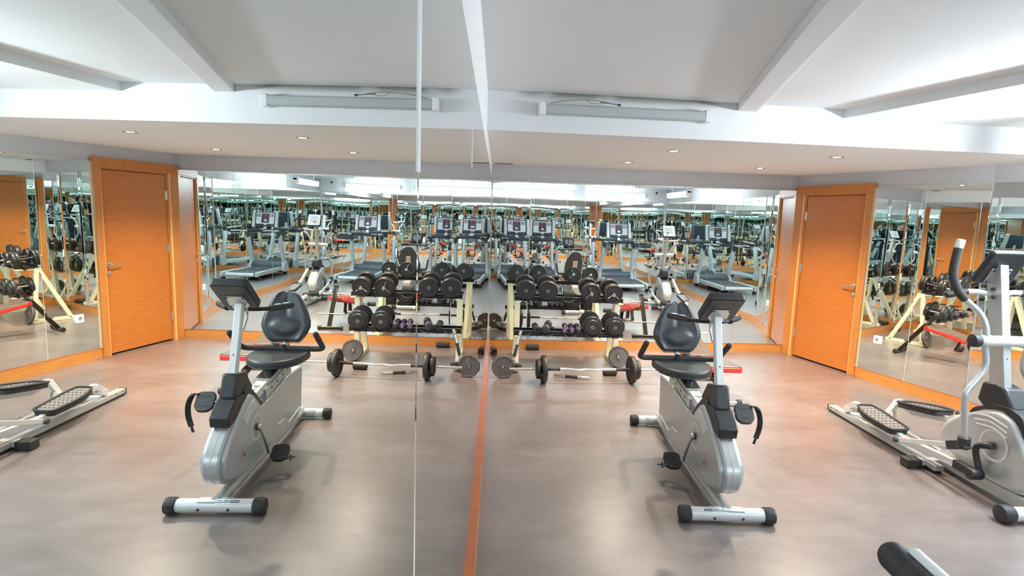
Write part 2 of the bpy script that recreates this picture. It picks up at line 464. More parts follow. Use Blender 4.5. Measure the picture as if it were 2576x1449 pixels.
mb.rcyl((.923, ly*-.012, .985), (.923, ly*.03, .985), .010, .003)
mb.tube([Vector((p[0], ly*p[1], p[2])) for p in spline([(.923, .03, .985), (.89, .034, .981), (.85, .036, .988), (.81, .034, .992), (.778, .03, .984)], 5)], [.009]*8+[.008]*6+[.0065]*7, 10)
mb.build('lever_handle', M['brass'], dr, smooth=50)
MB().rcyl((.925, ly*-.02, .89), (.925, ly*-.01, .89), .026, .004).rcyl((.925, ly*-.012, .89), (.925, ly*.0, .89), .011, .003).build('lock_cylinder', M['brass'], dr, smooth=50)

# mirrors: one cladding per wall, its panels are its parts
def mirror_wall(name, label, panels):
    root = thing(name, label, 'mirror')
    for (a, b, nrm, z0, z1) in panels:
        a = Vector(a); b = Vector(b); nrm = Vector(nrm); d = (b-a).normalized()
        g = .0016; bv = .003
        a2 = a+d*g; b2 = b-d*g
        # bevelled edges: outer strips drop back by ~1 mm
        prof = [(0, -.0012), (bv, 0), ((b2-a2).length-bv, 0), ((b2-a2).length, -.0012), ((b2-a2).length, -.03), (0, -.03)]
        MB().prism(prof, lambda u, v, w: a2+d*u+nrm*v+Vector((0, 0, w)), z0, z1).build('mirror_panel', M['mirror'], root, smooth=0)
        MB().prism([(-g*.9, -.006), (g*.9, -.006), (g*.9, -.0008), (-g*.9, -.0008)], lambda u, v, w: a+d*u+nrm*v+Vector((0, 0, w)), z0, z1).build('panel_joint', M['glassedge'], root, smooth=0)
    return root
ys = [-.745, .57, 1.68, 2.76, 3.85, 4.95, 6.05, 6.826]
mirror_wall('wall_mirror', 'long mirror cladding along the left wall, right beside the camera', [((0, ys[i], 0), (0, ys[i+1], 0), (1, 0, 0), .11, 2.052) for i in range(len(ys)-1)])
xs = [.004, .47, 1.13, 1.79, 2.45, 3.10, 3.762]
pan = []
for i in range(len(xs)-1):
    c = (xs[i]+xs[i+1])/2; w = (xs[i+1]-xs[i])/2
    y = BW0.y+.0398*c+(-.005 if i == 0 else .004)
    sl = .042 if i == 0 else (.003, -.002)[i % 2]
    d = Vector((1, sl, 0)).normalized()
    pan.append((Vector((c-w, y-sl*w, 0)), Vector((c+w, y+sl*w, 0)), Vector((d.y, -d.x, 0)), .112, 2.054))
mirror_wall('wall_mirror', 'mirror cladding on the back wall, behind the dumbbell rack', pan)
def swing(s0, s1, a):
    c = dpt((s0+s1)/2, -.010); d = Matrix.Rotation(a, 3, 'Z') @ ddir; n = Matrix.Rotation(a, 3, 'Z') @ dnrm; h = (s1-s0)/2
    return c-d*h, c+d*h, n
ss = [1.086, 1.62, dL-.004]
mirror_wall('wall_mirror', 'mirror cladding between the wooden door and the right corner, carrying the power socket', [(*swing(ss[i], ss[i+1], R(1.55)), .11, 2.055) for i in range(2)])
yy = [4.856, 3.75, 2.65, 1.55, .45, -.735]
mirror_wall('wall_mirror', 'mirror cladding on the straight right wall, behind the elliptical trainer', [((lerp(CR.x, RB.x, (CR.y-yy[i])/5.61)+.012, yy[i], 0), (lerp(CR.x, RB.x, (CR.y-yy[i+1])/5.61)+.012, yy[i+1], 0), (-1, 0, 0), .11, 2.055) for i in range(5)])
xr = [.012, .95, 1.8, 2.65, 3.5, 4.345]
mirror_wall('wall_mirror', 'mirror cladding on the rear wall, behind the treadmills', [((xr[i+1], -.762, 0), (xr[i], -.762, 0), (0, 1, 0), .11, 2.08) for i in range(5)])

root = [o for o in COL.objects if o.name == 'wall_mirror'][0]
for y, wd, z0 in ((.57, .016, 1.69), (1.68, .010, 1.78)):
    MB().box((.0006, y, (z0+2.052)/2), (.0012, wd, 2.052-z0)).build('joint_glint', M['white'], root, smooth=0)  # added white strips: the bright glint on the upper joints, put in as shape

# power socket on the mirror by the door
sk = thing('power_socket', 'white power socket fixed on the mirror beside the wooden door', 'socket', dpt(1.29, -.01)+Vector((0, 0, .462)), math.atan2(ddir.y, ddir.x))
MB().box((0, ly*.008, 0), (.082, .016, .082)).build('plate', M['white'], sk, bevel=.004)
Mx = frame((0, ly*.0165, 0), (0, ly, 0))
MB().ring([(.021, 0), (.024, 0), (.024, .004), (.021, .004)], Mx, 28).build('ring', M['white'], sk)
MB().lathe([(.0205, .0006)], Mx, 28).build('recess', M['greypanel'], sk)
MB().cyl((-.009, ly*.015, 0), (-.009, ly*.018, 0), .003, seg=10).cyl((.009, ly*.015, 0), (.009, ly*.018, 0), .003, seg=10).build('pin_hole', M['ink'], sk)
MB().box((0, ly*.0005, 0), (.003, .001, .19)).box((0, ly*.0005, 0), (.13, .001, .003)).build('cut_line', M['white'], sk, smooth=0)

# door stop by the baseboard
o = MB().lathe([(.0, 0), (.017, 0), (.017, .03), (.013, .034), (.013, .042), (0, .044)], None, 20).build('door_stop', M['brass'])
o.location = (3.05, 6.82, 0); tag(o, 'small pale door stop on the floor against the back baseboard, right of the bench', 'door stop')

# ------------------------------------------------------------------ lamps
def fluorescent(name, label, loc, rotz, length, lit, group=None):
    """batten; local x along it, -y is the front"""
    t = thing(name, label, 'light', loc, rotz, group)
    MB().box((0, -.012, 0), (length, .024, .068)).build('housing', M['white'], t, bevel=.003)
    prof = round2([(-.024, -.036), (-.068, -.03), (-.068, .03), (-.024, .036)], .012)
    MB().prism([(v, u) for u, v in prof], lambda u, v, w: (w, v, u), -length/2+.045, length/2-.045).build('diffuser', M['tube' if lit else 'dull'], t, smooth=40)
    for s in (-1, 1):
        MB().box((s*(length/2-.022), -.035, 0), (.046, .07, .08)).build('end_cap', M['white'], t, bevel=.006)
    return t
M['tube'] = emit('lit tube diffuser', (.80, .92, 1.0), 16)
M['tube3'] = emit('lit tube diffuser middling', (.80, .92, 1.0), 30)
M['tube2'] = emit('lit tube diffuser bright', (.80, .92, 1.0), 215)
a = Vector((.32, 3.834, 0)); b_ = Vector((1.49, 3.922, 0))
fx = fluorescent('fluorescent_batten', 'unlit grey fluorescent batten with loose wires on the white soffit face', ((a.x+b_.x)/2, (a.y+b_.y)/2-.002, 2.343), math.atan2(b_.y-a.y, b_.x-a.x), 1.17, False)
fx.rotation_euler[1] = R(-.15)
wr = thing('loose_wiring', 'bare electric wires hanging loose along the top of the unlit batten', 'wires', (.38, 3.80, 2.38))
MB().tube(spline([(.02, -.01, .0), (.12, -.03, .014), (.25, -.035, .022), (.33, -.04, .018), (.40, -.045, .006)], 5), .003, 6).build('cable', M['gold'], wr)
MB().tube(spline([(.25, -.035, .022), (.28, -.05, .0), (.33, -.05, -.002), (.37, -.045, .004)], 5), .0028, 6).build('wire', M['gold'], wr)
MB().tube(spline([(.34, -.045, .008), (.40, -.05, .002), (.46, -.05, -.004)], 5), .003, 6).build('wire', mat('blue wire', (.08, .09, .25), .5), wr)
MB().tube([(.455, -.05, -.004), (.475, -.05, -.006)], .007, 8).build('connector', M['ink'], wr)

M['lamp'] = emit('halogen lamp', (1.0, .80, .52), 60)
spots = [(1.504, 4.683, 'recessed downlight in the soffit, nearest the camera above the rack side'), (2.876, 4.706, 'recessed downlight in the soffit, the one furthest right'),
         (1.412, 5.921, 'recessed downlight in the soffit near the back mirror, furthest left'), (2.865, 6.072, 'recessed downlight in the soffit just in front of the door wall')]
dl0 = None
for i, (x, y, lab) in enumerate(spots):
    if dl0 is None:
        t = thing('downlight', lab, 'light', (0, 0, 0), 0, 'downlights in the soffit')
        MB().ring([(.034, .004), (.052, .004), (.055, -.001), (.052, -.005), (.036, -.004)], None, 32).build('trim_ring', M['brass'], t)
        MB().lathe([(.0, -.001), (.034, -.001), (.034, .006), (0, .006)], None, 28).build('lamp', M['lamp'], t)
        dl0 = t
    else:
        t = copy_tree(dl0)
        t['label'] = lab
    t.location = (x, y, zs(y)-.001)
    ld = bpy.data.lights.new('downlight_beam', 'SPOT'); ld.energy = 105; ld.color = (1, .84, .66); ld.spot_size = R(125); ld.spot_blend = .8; ld.shadow_soft_size = .03
    lo = bpy.data.objects.new('beam', ld); COL.objects.link(lo); lo.parent = t; lo.location = (0, 0, -.015)

# lit battens hung under the ceiling, out of the camera's view
def hung(label, loc, rotz, zc, tm='tube', L_=1.5):
    t = thing('fluorescent_batten', label, 'light', loc, rotz, 'lit battens')
    MB().box((0, 0, .035), (L_, .07, .04)).build('housing', M['white'], t, bevel=.004)
    prof = round2([(-.045, .014), (-.05, -.02), (-.025, -.05), (.025, -.05), (.05, -.02), (.045, .014)], .012)
    MB().prism(prof, lambda u, v, w: (w, u, v), -L_/2+.04, L_/2-.04).build('diffuser', M[tm], t, smooth=40)
    for s in (-1, 1):
        MB().box((s*(L_/2-.02), 0, .0), (.04, .105, .105)).build('end_cap', M['white'], t, bevel=.006)
        MB().cyl((s*.45, 0, .05), (s*.45, 0, zc-loc[2]), .006, seg=10).build('hanger', M['steel'], t)
    return t
hung('lit fluorescent batten hung under the lowered ceiling by the right wall', (3.55, 2.85, 2.13), R(90), 2.39, 'tube2', 1.25)
hung('lit fluorescent batten hung above the treadmill by the left mirror', (1.25, -.60, 2.24), 0, 2.45)
hung('lit fluorescent batten hung above the treadmill by the right wall', (3.05, -.60, 2.24), 0, 2.45, 'tube3')
# air vent in the soffit
vt = thing('ceiling_vent', 'slim air vent in the soffit above the corner of the mirrors', 'vent', (.13, 6.60, zs(6.6)-.001))
MB().box((0, 0, -.002), (.24, .10, .005)).build('frame', M['white'], vt, bevel=.001)
for k in range(4): MB().box((0, -.033+.022*k, -.0055), (.21, .008, .003)).build('slot', M['ink'], vt, smooth=0)
# grille and camera on the rear wall
gr = thing('wall_grille', 'small framed air grille on the rear wall above the mirror', 'vent', (3.75, -.774, 2.27))
for c, s in (((0, .008, .06), (.2, .016, .02)), ((0, .008, -.06), (.2, .016, .02)), ((-.09, .008, 0), (.02, .016, .12)), ((.09, .008, 0), (.02, .016, .12))):
    MB().box(c, s).build('frame', M['white'], gr, bevel=.002)
for k in range(5): MB().box((0, .006, -.04+.02*k), (.16, .01, .004), Matrix.Rotation(R(35), 3, 'X')).build('slat', M['greypanel'], gr, smooth=0)
sc = thing('security_camera', 'little dark dome security camera on the rear wall above the mirror', 'camera', (4.10, -.774, 2.31))
MB().rcyl((0, 0, 0), (0, .02, 0), .035, .004).build('mount', M['white'], sc)
MB().ell((0, .025, 0), (.028, .03, .028)).build('dome', M['black'], sc)
# ------------------------------------------------------------------ free weights
def rebase(root, loc):
    loc = Vector(loc); T = Matrix.Translation(-loc); seen = set()
    def go(o):
        for c in o.children:
            if c.type == 'MESH' and c.data.name not in seen:
                seen.add(c.data.name); c.data.transform(T)
            go(c)
    go(root); root.location = loc; return root

rk = thing('dumbbell_rack', 'cream two-tier dumbbell rack with black trays in front of the back mirror', 'rack')
for x in (.325, 1.435):
    MB().bar((x, 6.135, .03), (x, 6.195, .735), .058, .05).build('leg', M['cream'], rk, bevel=.004)
    MB().bar((x, 6.56, .03), (x, 6.225, .735), .058, .05).build('leg', M['cream'], rk, bevel=.004)
    MB().box((x, 6.345, .022), (.058, .52, .044)).build('foot_bar', M['cream'], rk, bevel=.004)
    MB().box((x, 6.12, .722), (.05, .30, .012)).build('tray_bracket', M['cream'], rk, bevel=.002)
    MB().box((x, 6.05, .352), (.05, .28, .012)).build('tray_bracket', M['cream'], rk, bevel=.002)
def tray(y0, z0, dy, rise):
    mb = MB()
    mb.box((.88, y0+.006, z0+.026), (1.19, .012, .052))                  # front rail
    mb.box((.88, y0+.02, z0+.004), (1.19, .03, .006))
    mb.box((.88, y0+.026, z0+.05), (1.19, .05, .004))                     # folded lip
    mb.box((.88, y0+dy, z0+rise+.026), (1.19, .012, .040))               # rear rail
    mb.bar((.88, y0, z0+.012), (.88, y0+dy, z0+rise+.010), 1.18, .004)
    t = mb.build('tray', M['tray'], rk, bevel=.0015)
    MB().box((.88, y0+.028, z0+.0535), (1.19, .004, .003)).build('edge_strip', M['steel'], t, smooth=0)
    return t
t1 = tray(6.05, .72, .15, .018); t2 = tray(5.96, .355, .155, .012)
def saddle(x, y, z, parent):
    pts = [(x+.068*math.sin(a), y, z-.038*math.cos(a)+.0) for a in [R(-78+13*k) for k in range(13)]]
    mb = MB()
    for p, q in zip(pts[:-1], pts[1:]): mb.bar(p, q, .045, .004, side=(0, 1, 0))
    mb.build('saddle', M['iron'], parent)
for x in (.40, .635, .87, 1.105, 1.345): saddle(x, 6.025, .765, t1)
for x in (.40, .645, .89): saddle(x, 5.935, .40, t2)
for x in (1.13, 1.37): saddle(x, 5.935, .40, t2)
for (y0, z0) in ((6.05, .72), (5.96, .355)):
    for k in range(6): MB().cyl((.31+.228*k, y0+.02, z0-.012), (.31+.228*k, y0+.02, z0+.002), .006, seg=8).build('bolt', M['ink'], rk)
rebase(rk, (.88, 6.3, 0))

# ---- dumbbells: local axis along y, front towards -y
def head_prof(r, t, step=None):
    p = [(0, t/2), (r*.55, t/2), (r*.93, t/2-.002), (r*.985, t/2-.008), (r, t/2-.016), (r, -t/2+.016), (r*.985, -t/2+.008), (r*.93, -t/2+.002), (r*.55, -t/2), (0, -t/2)]
    return p
YM = lambda y: frame((0, y, 0), (0, -1, 0), (1, 0, 0))
def round_dumbbell(label, group):
    t = thing('dumbbell', label, 'dumbbell', group=group)
    MB().cyl((0, -.09, 0), (0, .09, 0), .016).build('handle', M['steel'], t)
    for s in (-1, 1):
        h = MB().lathe(head_prof(.108, .064), YM(s*.115)).build('head', M['urethane'], t)
        MB().ring([(.012, 0), (.0175, 0), (.0175, .0025), (.012, .0025)], frame((0, s*.147, 0), (0, s, 0), (1, 0, 0)), 24).build('end_ring', M['steel'], h)
        MB().lathe([(0, .0012), (.0115, .0012)], frame((0, s*.147, 0), (0, s, 0), (1, 0, 0)), 20).build('end_plug', M['ink'], h)
    return t
def stepped_dumbbell(label, group):
    t = thing('dumbbell', label, 'dumbbell', group=group)
    MB().cyl((0, -.08, 0), (0, .08, 0), .016).build('handle', M['steel'], t)
    for s in (-1, 1):
        pr = [(0, -.03), (.09, -.03), (.106, -.026), (.112, -.016), (.112, .004), (.106, .014), (.09, .018), (.083, .018), (.081, .030), (.076, .036), (.03, .036), (0, .036)]
        h = MB().lathe(pr, frame((0, s*.10, 0), (0, s, 0), (1, 0, 0))).build('head', M['urethane'], t)
        MB().ring([(.012, 0), (.0185, 0), (.0185, .003), (.012, .003)], frame((0, s*.136, 0), (0, s, 0), (1, 0, 0)), 24).build('end_ring', M['steel'], h)
        MB().lathe([(0, .0012), (.0115, .0012)], frame((0, s*.136, 0), (0, s, 0), (1, 0, 0)), 20).build('end_plug', M['ink'], h)
    return t
def plate_prof(r, t, hole=.0145):
    h = t/2
    return [(hole, -h), (.27*r, -h), (.30*r, -h*.55), (.80*r, -h*.55), (.84*r, -h*.95), (.95*r, -h), (.985*r, -h*.8), (r, -h*.5), (r, h*.5), (.985*r, h*.8), (.95*r, h), (.84*r, h*.95), (.80*r, h*.55), (.30*r, h*.55), (.27*r, h), (hole, h)]
def emboss(mb, r, z, M0, letters=5, ph=0):
    """raised casting marks: a thin ring and letter-like dashes around it"""
    mb.ring([(.415*r, z), (.435*r, z), (.435*r, z+.0012), (.415*r, z+.0012)], M0, 40)
    for k in range(letters):
        a0 = 2*PI*k/letters+ph
        for (da, r0, r1, wd) in ((-.10, .54, .72, .012), (.10, .54, .72, .012), (0, .71, .735, .2)):
            a = a0+da
            if wd > .1:
                mb.add([M0 @ Vector((rr*r*math.cos(a0+q), rr*r*math.sin(a0+q), zz)) for zz in (z, z+.001) for q in (-.1, .1) for rr in (r0, r1)], [(0,1,3,2),(4,6,7,5),(0,4,5,1),(2,3,7,6),(0,2,6,4),(1,5,7,3)])
            else:
                dx = wd*r
                c = M0 @ Vector(((r0+r1)/2*r*math.cos(a), (r0+r1)/2*r*math.sin(a), z+.0005))
                mb.box(c, ((r1-r0)*r, dx, .0012), M0.to_3x3() @ Matrix.Rotation(a, 3, 'Z'))
def spin_dumbbell(label, group, ph):
    t = thing('dumbbell', label, 'dumbbell', group=group)
    MB().cyl((0, -.20, 0), (0, .20, 0), .0135).build('bar', M['steel'], t)
    MB().rcyl((0, -.065, 0), (0, .065, 0), .018, .004).build('grip', M['rubber'], t)
    for s in (-1, 1):
        for yy in (.092, .132):
            pl = MB().ring(plate_prof(.104, .036), YM(s*yy), 40).build('weight_plate', M['irond'], t)
            if yy > .1:
                mb = MB(); emboss(mb, .104, .0105, frame((0, s*yy, 0), (0, s, 0), (1, 0, 0)), 4, ph); mb.build('embossing', M['iron'], pl)
        mb = MB(); y = s*.158
        mb.ring([(.0135, -.006), (.018, -.006), (.018, .006), (.0135, .006)], YM(y), 20)
        for a in (ph, ph+1.9):
            d = Vector((math.cos(a), 0, math.sin(a)))
            mb.tube([Vector((0, y, 0))+d*.016, Vector((0, y+s*.004, 0))+d*.055], .0028, 8)
            mb.tube([Vector((0, y+s*.004, 0))+d*.05, Vector((0, y+s*.006, 0))+d*.074], .0055, 8)
        mb.build('spring_collar', M['chrome'], t)
    return t
def set_db(t, x, y, z, tilt=9):
    t.location = (x, y, z); t.rotation_euler = (R(tilt), 0, 0); return t
A = round_dumbbell('round black dumbbell at the left end of the upper rack tray', 'large dumbbells on the rack')
set_db(A, .405, 6.117, .868)
B = copy_tree(A); B['label'] = 'round black dumbbell on the upper rack tray, second from the left'; set_db(B, .642, 6.117, .868)
Cc = spin_dumbbell('plate-loaded black dumbbell on the upper rack tray, just right of the foam roller', 'large dumbbells on the rack', R(110))
set_db(Cc, 1.107, 6.117, .858)
Dd = spin_dumbbell('plate-loaded black dumbbell with sprung collars at the right end of the upper rack tray', 'large dumbbells on the rack', R(215))
set_db(Dd, 1.347, 6.117, .855)
E_ = stepped_dumbbell('large stepped black dumbbell on the lower rack tray, beside the small black ones', 'large dumbbells on the rack')
set_db(E_, 1.130, 6.045, .492, 7)
F_ = copy_tree(E_); F_['label'] = 'large stepped black dumbbell at the right end of the lower rack tray'; set_db(F_, 1.373, 6.045, .492, 7)

# neoprene pair
def purple(label):
    t = thing('dumbbell', label, 'dumbbell', group='small purple dumbbells on the lower tray')
    MB().cyl((0, -.06, 0), (0, .06, 0), .014).build('handle', M['purple'], t)
    for s in (-1, 1):
        pr = [(0, .044), (.016, .043), (.028, .037), (.033, .024), (.033, -.002), (.028, -.022), (.018, -.034), (.0145, -.044), (0, -.044)]
        h = MB().lathe(pr, frame((0, s*.068, 0), (0, s, 0), (1, 0, 0)), 8).build('head', M['purple'], t, smooth=25, bevel=.002)
        if s < 0:
            # a white figure 2 printed on the end
            q = [(-.007, .009), (-.002, .013), (.005, .010), (.004, .003), (-.007, -.010), (.008, -.010)]
            MB().tube([(-u, -.1125, v) if False else (u, -.1125, v) for u, v in q], .0016, 6).build('figure', M['white'], h)
    return t
P = purple('small purple dumbbell on the lower rack tray, left one of the pair'); set_db(P, .842, 6.03, .438, 6); P.rotation_euler[2] = R(-7)
P2 = copy_tree(P); P2['label'] = 'small purple dumbbell on the lower rack tray, right one of the pair'; P2.location.x = .914; P2.rotation_euler[2] = R(-3)

ch = thing('dumbbell', 'small shiny black dumbbell with steel bands on the lower rack tray', 'dumbbell')
MB().cyl((0, -.06, 0), (0, .06, 0), .014).build('handle', M['chrome'], ch)
for s in (-1, 1):
    h = MB().rcyl((0, s*.05, 0), (0, s*.125, 0), .042, .012).build('head', M['vinyl'], ch)
    MB().ring([(.042, -.004), (.0435, -.004), (.0435, .004), (.042, .004)], YM(s*.058), 32).build('band', M['chrome'], h)
set_db(ch, .648, 6.03, .448, 6); ch.rotation_euler[2] = R(-14)
sb = thing('dumbbell', 'small round-headed black dumbbell on the lower rack tray, right of the purple pair', 'dumbbell')
MB().cyl((0, -.06, 0), (0, .06, 0), .013).build('handle', M['rubber'], sb)
for s in (-1, 1): MB().ell((0, s*.066, 0), (.036, .036, .036)).build('head', M['vinyl'], sb)
set_db(sb, .981, 6.03, .442, 4)

# foam rollers
def roller(label, p0, p1, r, g=None):
    p0 = Vector(p0); p1 = Vector(p1); c = (p0+p1)/2
    d = (p1-p0).normalized(); L = (p1-p0).length/2
    t = thing('foam_roller', label, 'foam roller', c, 0, g)
    MB().ring([(.014, -L), (r-.005, -L), (r, -L+.006), (r, L-.006), (r-.005, L), (.014, L)], frame((0, 0, 0), d), 28).build('foam', M['foam'], t)
    MB().ring([(.0105, -L+.004), (.0142, -L+.004), (.0142, L-.004), (.0105, L-.004)], frame((0, 0, 0), d), 20).build('core', M['ink'], t)
    return t
G = 'short black foam rollers'
roller('short black foam roller lying across the upper rack tray', (.815, 6.07, .812), (.935, 6.07, .812), .036, G)
roller('short black foam roller standing end-on at the left of the lower rack tray', (.535, 5.955, .425), (.518, 6.10, .445), .036, G)
roller('short black foam roller on the floor against the back baseboard', (.472, 6.785, .034), (.632, 6.792, .034), .034, G)
roller('short black foam roller on the floor behind the barbell', (1.235, 5.735, .036), (1.375, 5.745, .036), .036, G)
roller('short black foam roller on the floor touching the left mirror', (.082, 6.50, .036), (.072, 6.63, .036), .036, G)

# loose plates
def weight_plate(label, r, t, m='iron'):
    o = thing('weight_plate', label, 'weight plate')
    MB().ring(plate_prof(r, t), None, 56).build('disc', M[m], o)
    mb = MB(); emboss(mb, r, t*.275, Matrix.Identity(4), 5, .5); mb.build('embossing', M['ink'], o)
    return o
def stand_plate(o, c, n):
    Mx = frame(c, n); o.matrix_world = Mx; o.rotation_euler = Mx.to_euler(); o.location = c
stand_plate(weight_plate('cast iron weight plate leaning at the left foot of the rack, by the mirror', .116, .04), (.176, 5.565, .113), (.22, -1, .14))
stand_plate(weight_plate('cast iron weight plate leaning against the right leg of the rack', .118, .034), (1.468, 6.075, .118), (.10, -1, .26))

# one-ended dumbbell bar stuck in a plate
ob = thing('dumbbell', 'half-loaded dumbbell lying behind the leaning plate with its bare chrome end pointing up', 'dumbbell')
d = Vector((.10, .09, .40)).normalized(); c = Vector((.275, 5.80, .085))
Mx = frame(c, d)
MB().ring(plate_prof(.105, .032), Mx, 44).ring(plate_prof(.09, .03), frame(c-d*.034, d), 40).build('weight_plate', M['irond'], ob)
MB().cyl(c-d*.05, c+d*.36, .0135, seg=18).build('bar', M['chrome'], ob)
MB().rcyl(c+d*.075, c+d*.205, .017, .004, 18).rcyl(c+d*.20, c+d*.207, .023, .002, 18).build('grip', M['rubber'], ob)
mb = MB().ring([(.0135, -.012), (.026, -.012), (.026, .012), (.0135, .012)], frame(c+d*.03, d), 6)
mb.rcyl(c+d*.025, c+d*.05, .022, .003, 20); mb.build('star_collar', M['chrome'], ob, smooth=25)
MB().rcyl(c+d*.30, c+d*.36, .0165, .003, 18).build('end_sleeve', M['chrome'], ob)
rebase(ob, (c.x, c.y, 0))

# bare dumbbell handle
bh = thing('dumbbell_bar', 'bare chrome dumbbell bar with black grip lying on the floor before the barbell', 'dumbbell bar')
p0 = Vector((.70, 5.632, .016)); p1 = Vector((1.065, 5.556, .016)); d = (p1-p0).normalized()
MB().rcyl(p0, p1, .0135, .002, 18).build('bar', M['chrome'], bh)
q0 = p0+d*.122; q1 = p0+d*.243
MB().rcyl(q0, q1, .0155, .003, 18).rcyl(q0, q0+d*.005, .0205, .001, 18).rcyl(q1-d*.005, q1, .0205, .001, 18).build('grip', M['rubber'], bh)
rebase(bh, ((p0+p1)/2*1)); bh.location = bh.location + Vector((0, 0, .0045))

# barbell
bb = thing('barbell', 'loaded curl barbell with black plates on the floor in front of the rack', 'barbell')
Z0 = .1385
def by(x): return 5.405+.062*(x-.2)
pts = spline([(.235, by(.235), Z0), (.62, by(.62), Z0), (.80, by(.8), Z0), (.92, by(.92)-.012, Z0-.006), (1.01, by(1.01), Z0-.003), (1.10, by(1.1)-.012, Z0-.006), (1.22, by(1.22), Z0), (1.80, by(1.8), Z0)], 6)
MB().tube(pts, .0125, 14).build('bar', M['steel'], bb)
bd = Vector((1, .062, 0)).normalized()
def bp(x): return Vector((x, by(x), Z0))
for x0, x1 in ((.605, .735), (1.315, 1.445)):
    e = x1 if x0 < 1 else x0
    MB().rcyl(bp(x0), bp(x1), .0165, .004, 18).rcyl(bp(e-.004), bp(e+.004), .021, .001, 18).build('grip', M['rubber'], bb)
for x, r, t in ((.578, .138, .050), (.524, .098, .040), (1.470, .138, .046), (1.522, .098, .036)):
    pl = MB().ring(plate_prof(r, t), frame(bp(x), bd), 48).build('weight_plate', M['irond'], bb)
    for s in (-1, 1):
        mb = MB(); emboss(mb, r, t*.28, frame(bp(x), bd*s), 4, .3); mb.build('embossing', M['iron'], pl)
for x, s in ((.498, -1), (1.546, 1)):
    mb = MB().ring([(.0125, -.005), (.0185, -.005), (.0185, .005), (.0125, .005)], frame(bp(x), bd), 18)
    for a in (1.1, 2.3): mb.tube([bp(x)+Vector((0, .016*math.cos(a), .016*math.sin(a))), bp(x)+bd*s*.02+Vector((0, .042*math.cos(a), .042*math.sin(a)))], .0025, 6)
    mb.build('spring_collar', M['chrome'], bb)
rebase(bb, (1.02, by(1.02), 0))

# ------------------------------------------------------------------ weight bench
bn = thing('weight_bench', 'weight bench with red-edged pads behind the recumbent bike', 'bench')
def pad(name, x0, x1, ya, za, yb, zb, th):
    """padded board from (ya,za) to (yb,zb) (top centre line)"""
    p0 = Vector((0, ya, za)); p1 = Vector((0, yb, zb)); d = (p1-p0).normalized(); n = Vector((1, 0, 0)).cross(d)
    if n.z < 0: n = -n
    poly = round2([(x0, 0), (x1, 0), (x1, (p1-p0).length), (x0, (p1-p0).length)], .035, 4)
    fn = lambda u, v, w: Vector((u, 0, 0))+p0+d*v+n*w
    o = MB().prism(poly, fn, -th, -.012).build(name, M['red'], bn, bevel=.008)
    poly2 = round2([(x0+.006, .006), (x1-.006, .006), (x1-.006, (p1-p0).length-.006), (x0+.006, (p1-p0).length-.006)], .032, 4)
    t = MB().prism(poly2, fn, -.014, 0).build('pad_top', M['padtop'], o, bevel=.006); t['label'] = 'dark glossy top of the pad'
    return o
pad('seat_pad', 1.955, 2.30, 4.815, .372, 5.27, .348, .058)
pad('back_pad', 1.985, 2.28, 5.43, .318, 5.88, .425, .058)
bx = 2.125
MB().bar((bx, 5.90, .37), (bx, 4.93, .19), .05, .05).build('main_beam', M['bench'], bn, bevel=.004)
MB().bar((bx, 4.93, .21), (bx, 4.855, .03), .05, .05).build('leg', M['bench'], bn, bevel=.004)
MB().bar((bx+.06, 5.80, .535), (bx+.06, 6.165, .03), .05, .05).build('leg', M['bench'], bn, bevel=.004)
MB().box((bx+.06, 5.79, .548), (.056, .056, .05)).build('leg_cap', M['black'], bn, bevel=.006)
for y, x0, x1 in ((4.855, 1.93, 2.325), (6.17, 1.99, 2.335)):
    f = MB().cyl((x0+.03, y, .027), (x1-.03, y, .027), .0235, seg=20).build('foot_bar', M['chrome'] if y < 5 else M['bench'], bn)
    for a, b in ((x0, x0+.045), (x1-.045, x1)): MB().rcyl((a, y, .029), (b, y, .029), .029, .005, 20).build('end_cap', M['rubber'], f)
MB().cyl((2.00, 5.86, .455), (2.36, 5.86, .455), .012, seg=14).build('peg', M['steel'], bn)
MB().cyl((2.02, 6.06, .20), (2.37, 6.06, .20), .012, seg=14).build('peg', M['steel'], bn)
MB().bar((bx, 5.52, .29), (bx, 5.57, .14), .04, .025).build('adjuster', M['bench'], bn, bevel=.003)
MB().bar((bx, 5.30, .30), (bx, 5.28, .12), .05, .03).build('pad_post', M['bench'], bn, bevel=.003)
MB().cyl((1.80, 5.02, .185), (2.125, 5.02, .185), .012, seg=12).build('roller_axle', M['steel'], bn)
MB().rcyl((1.80, 5.02, .185), (1.925, 5.02, .185), .034, .006, 20).build('ankle_roller', M['foam'], bn)
MB().bar((bx, 5.02, .185), (bx, 5.08, .25), .03, .03).build('roller_post', M['bench'], bn, bevel=.003)
rebase(bn, (bx, 5.5, 0))
# ------------------------------------------------------------------ recumbent bike (local x = towards its nose, y = its left... z up)
bk = thing('recumbent_bike', 'silver recumbent exercise bike with black seat in the middle of the floor', 'exercise bike', (1.43, 4.33, 0), R(-91.6))
XZ = lambda u, v, w: (u, w, v)
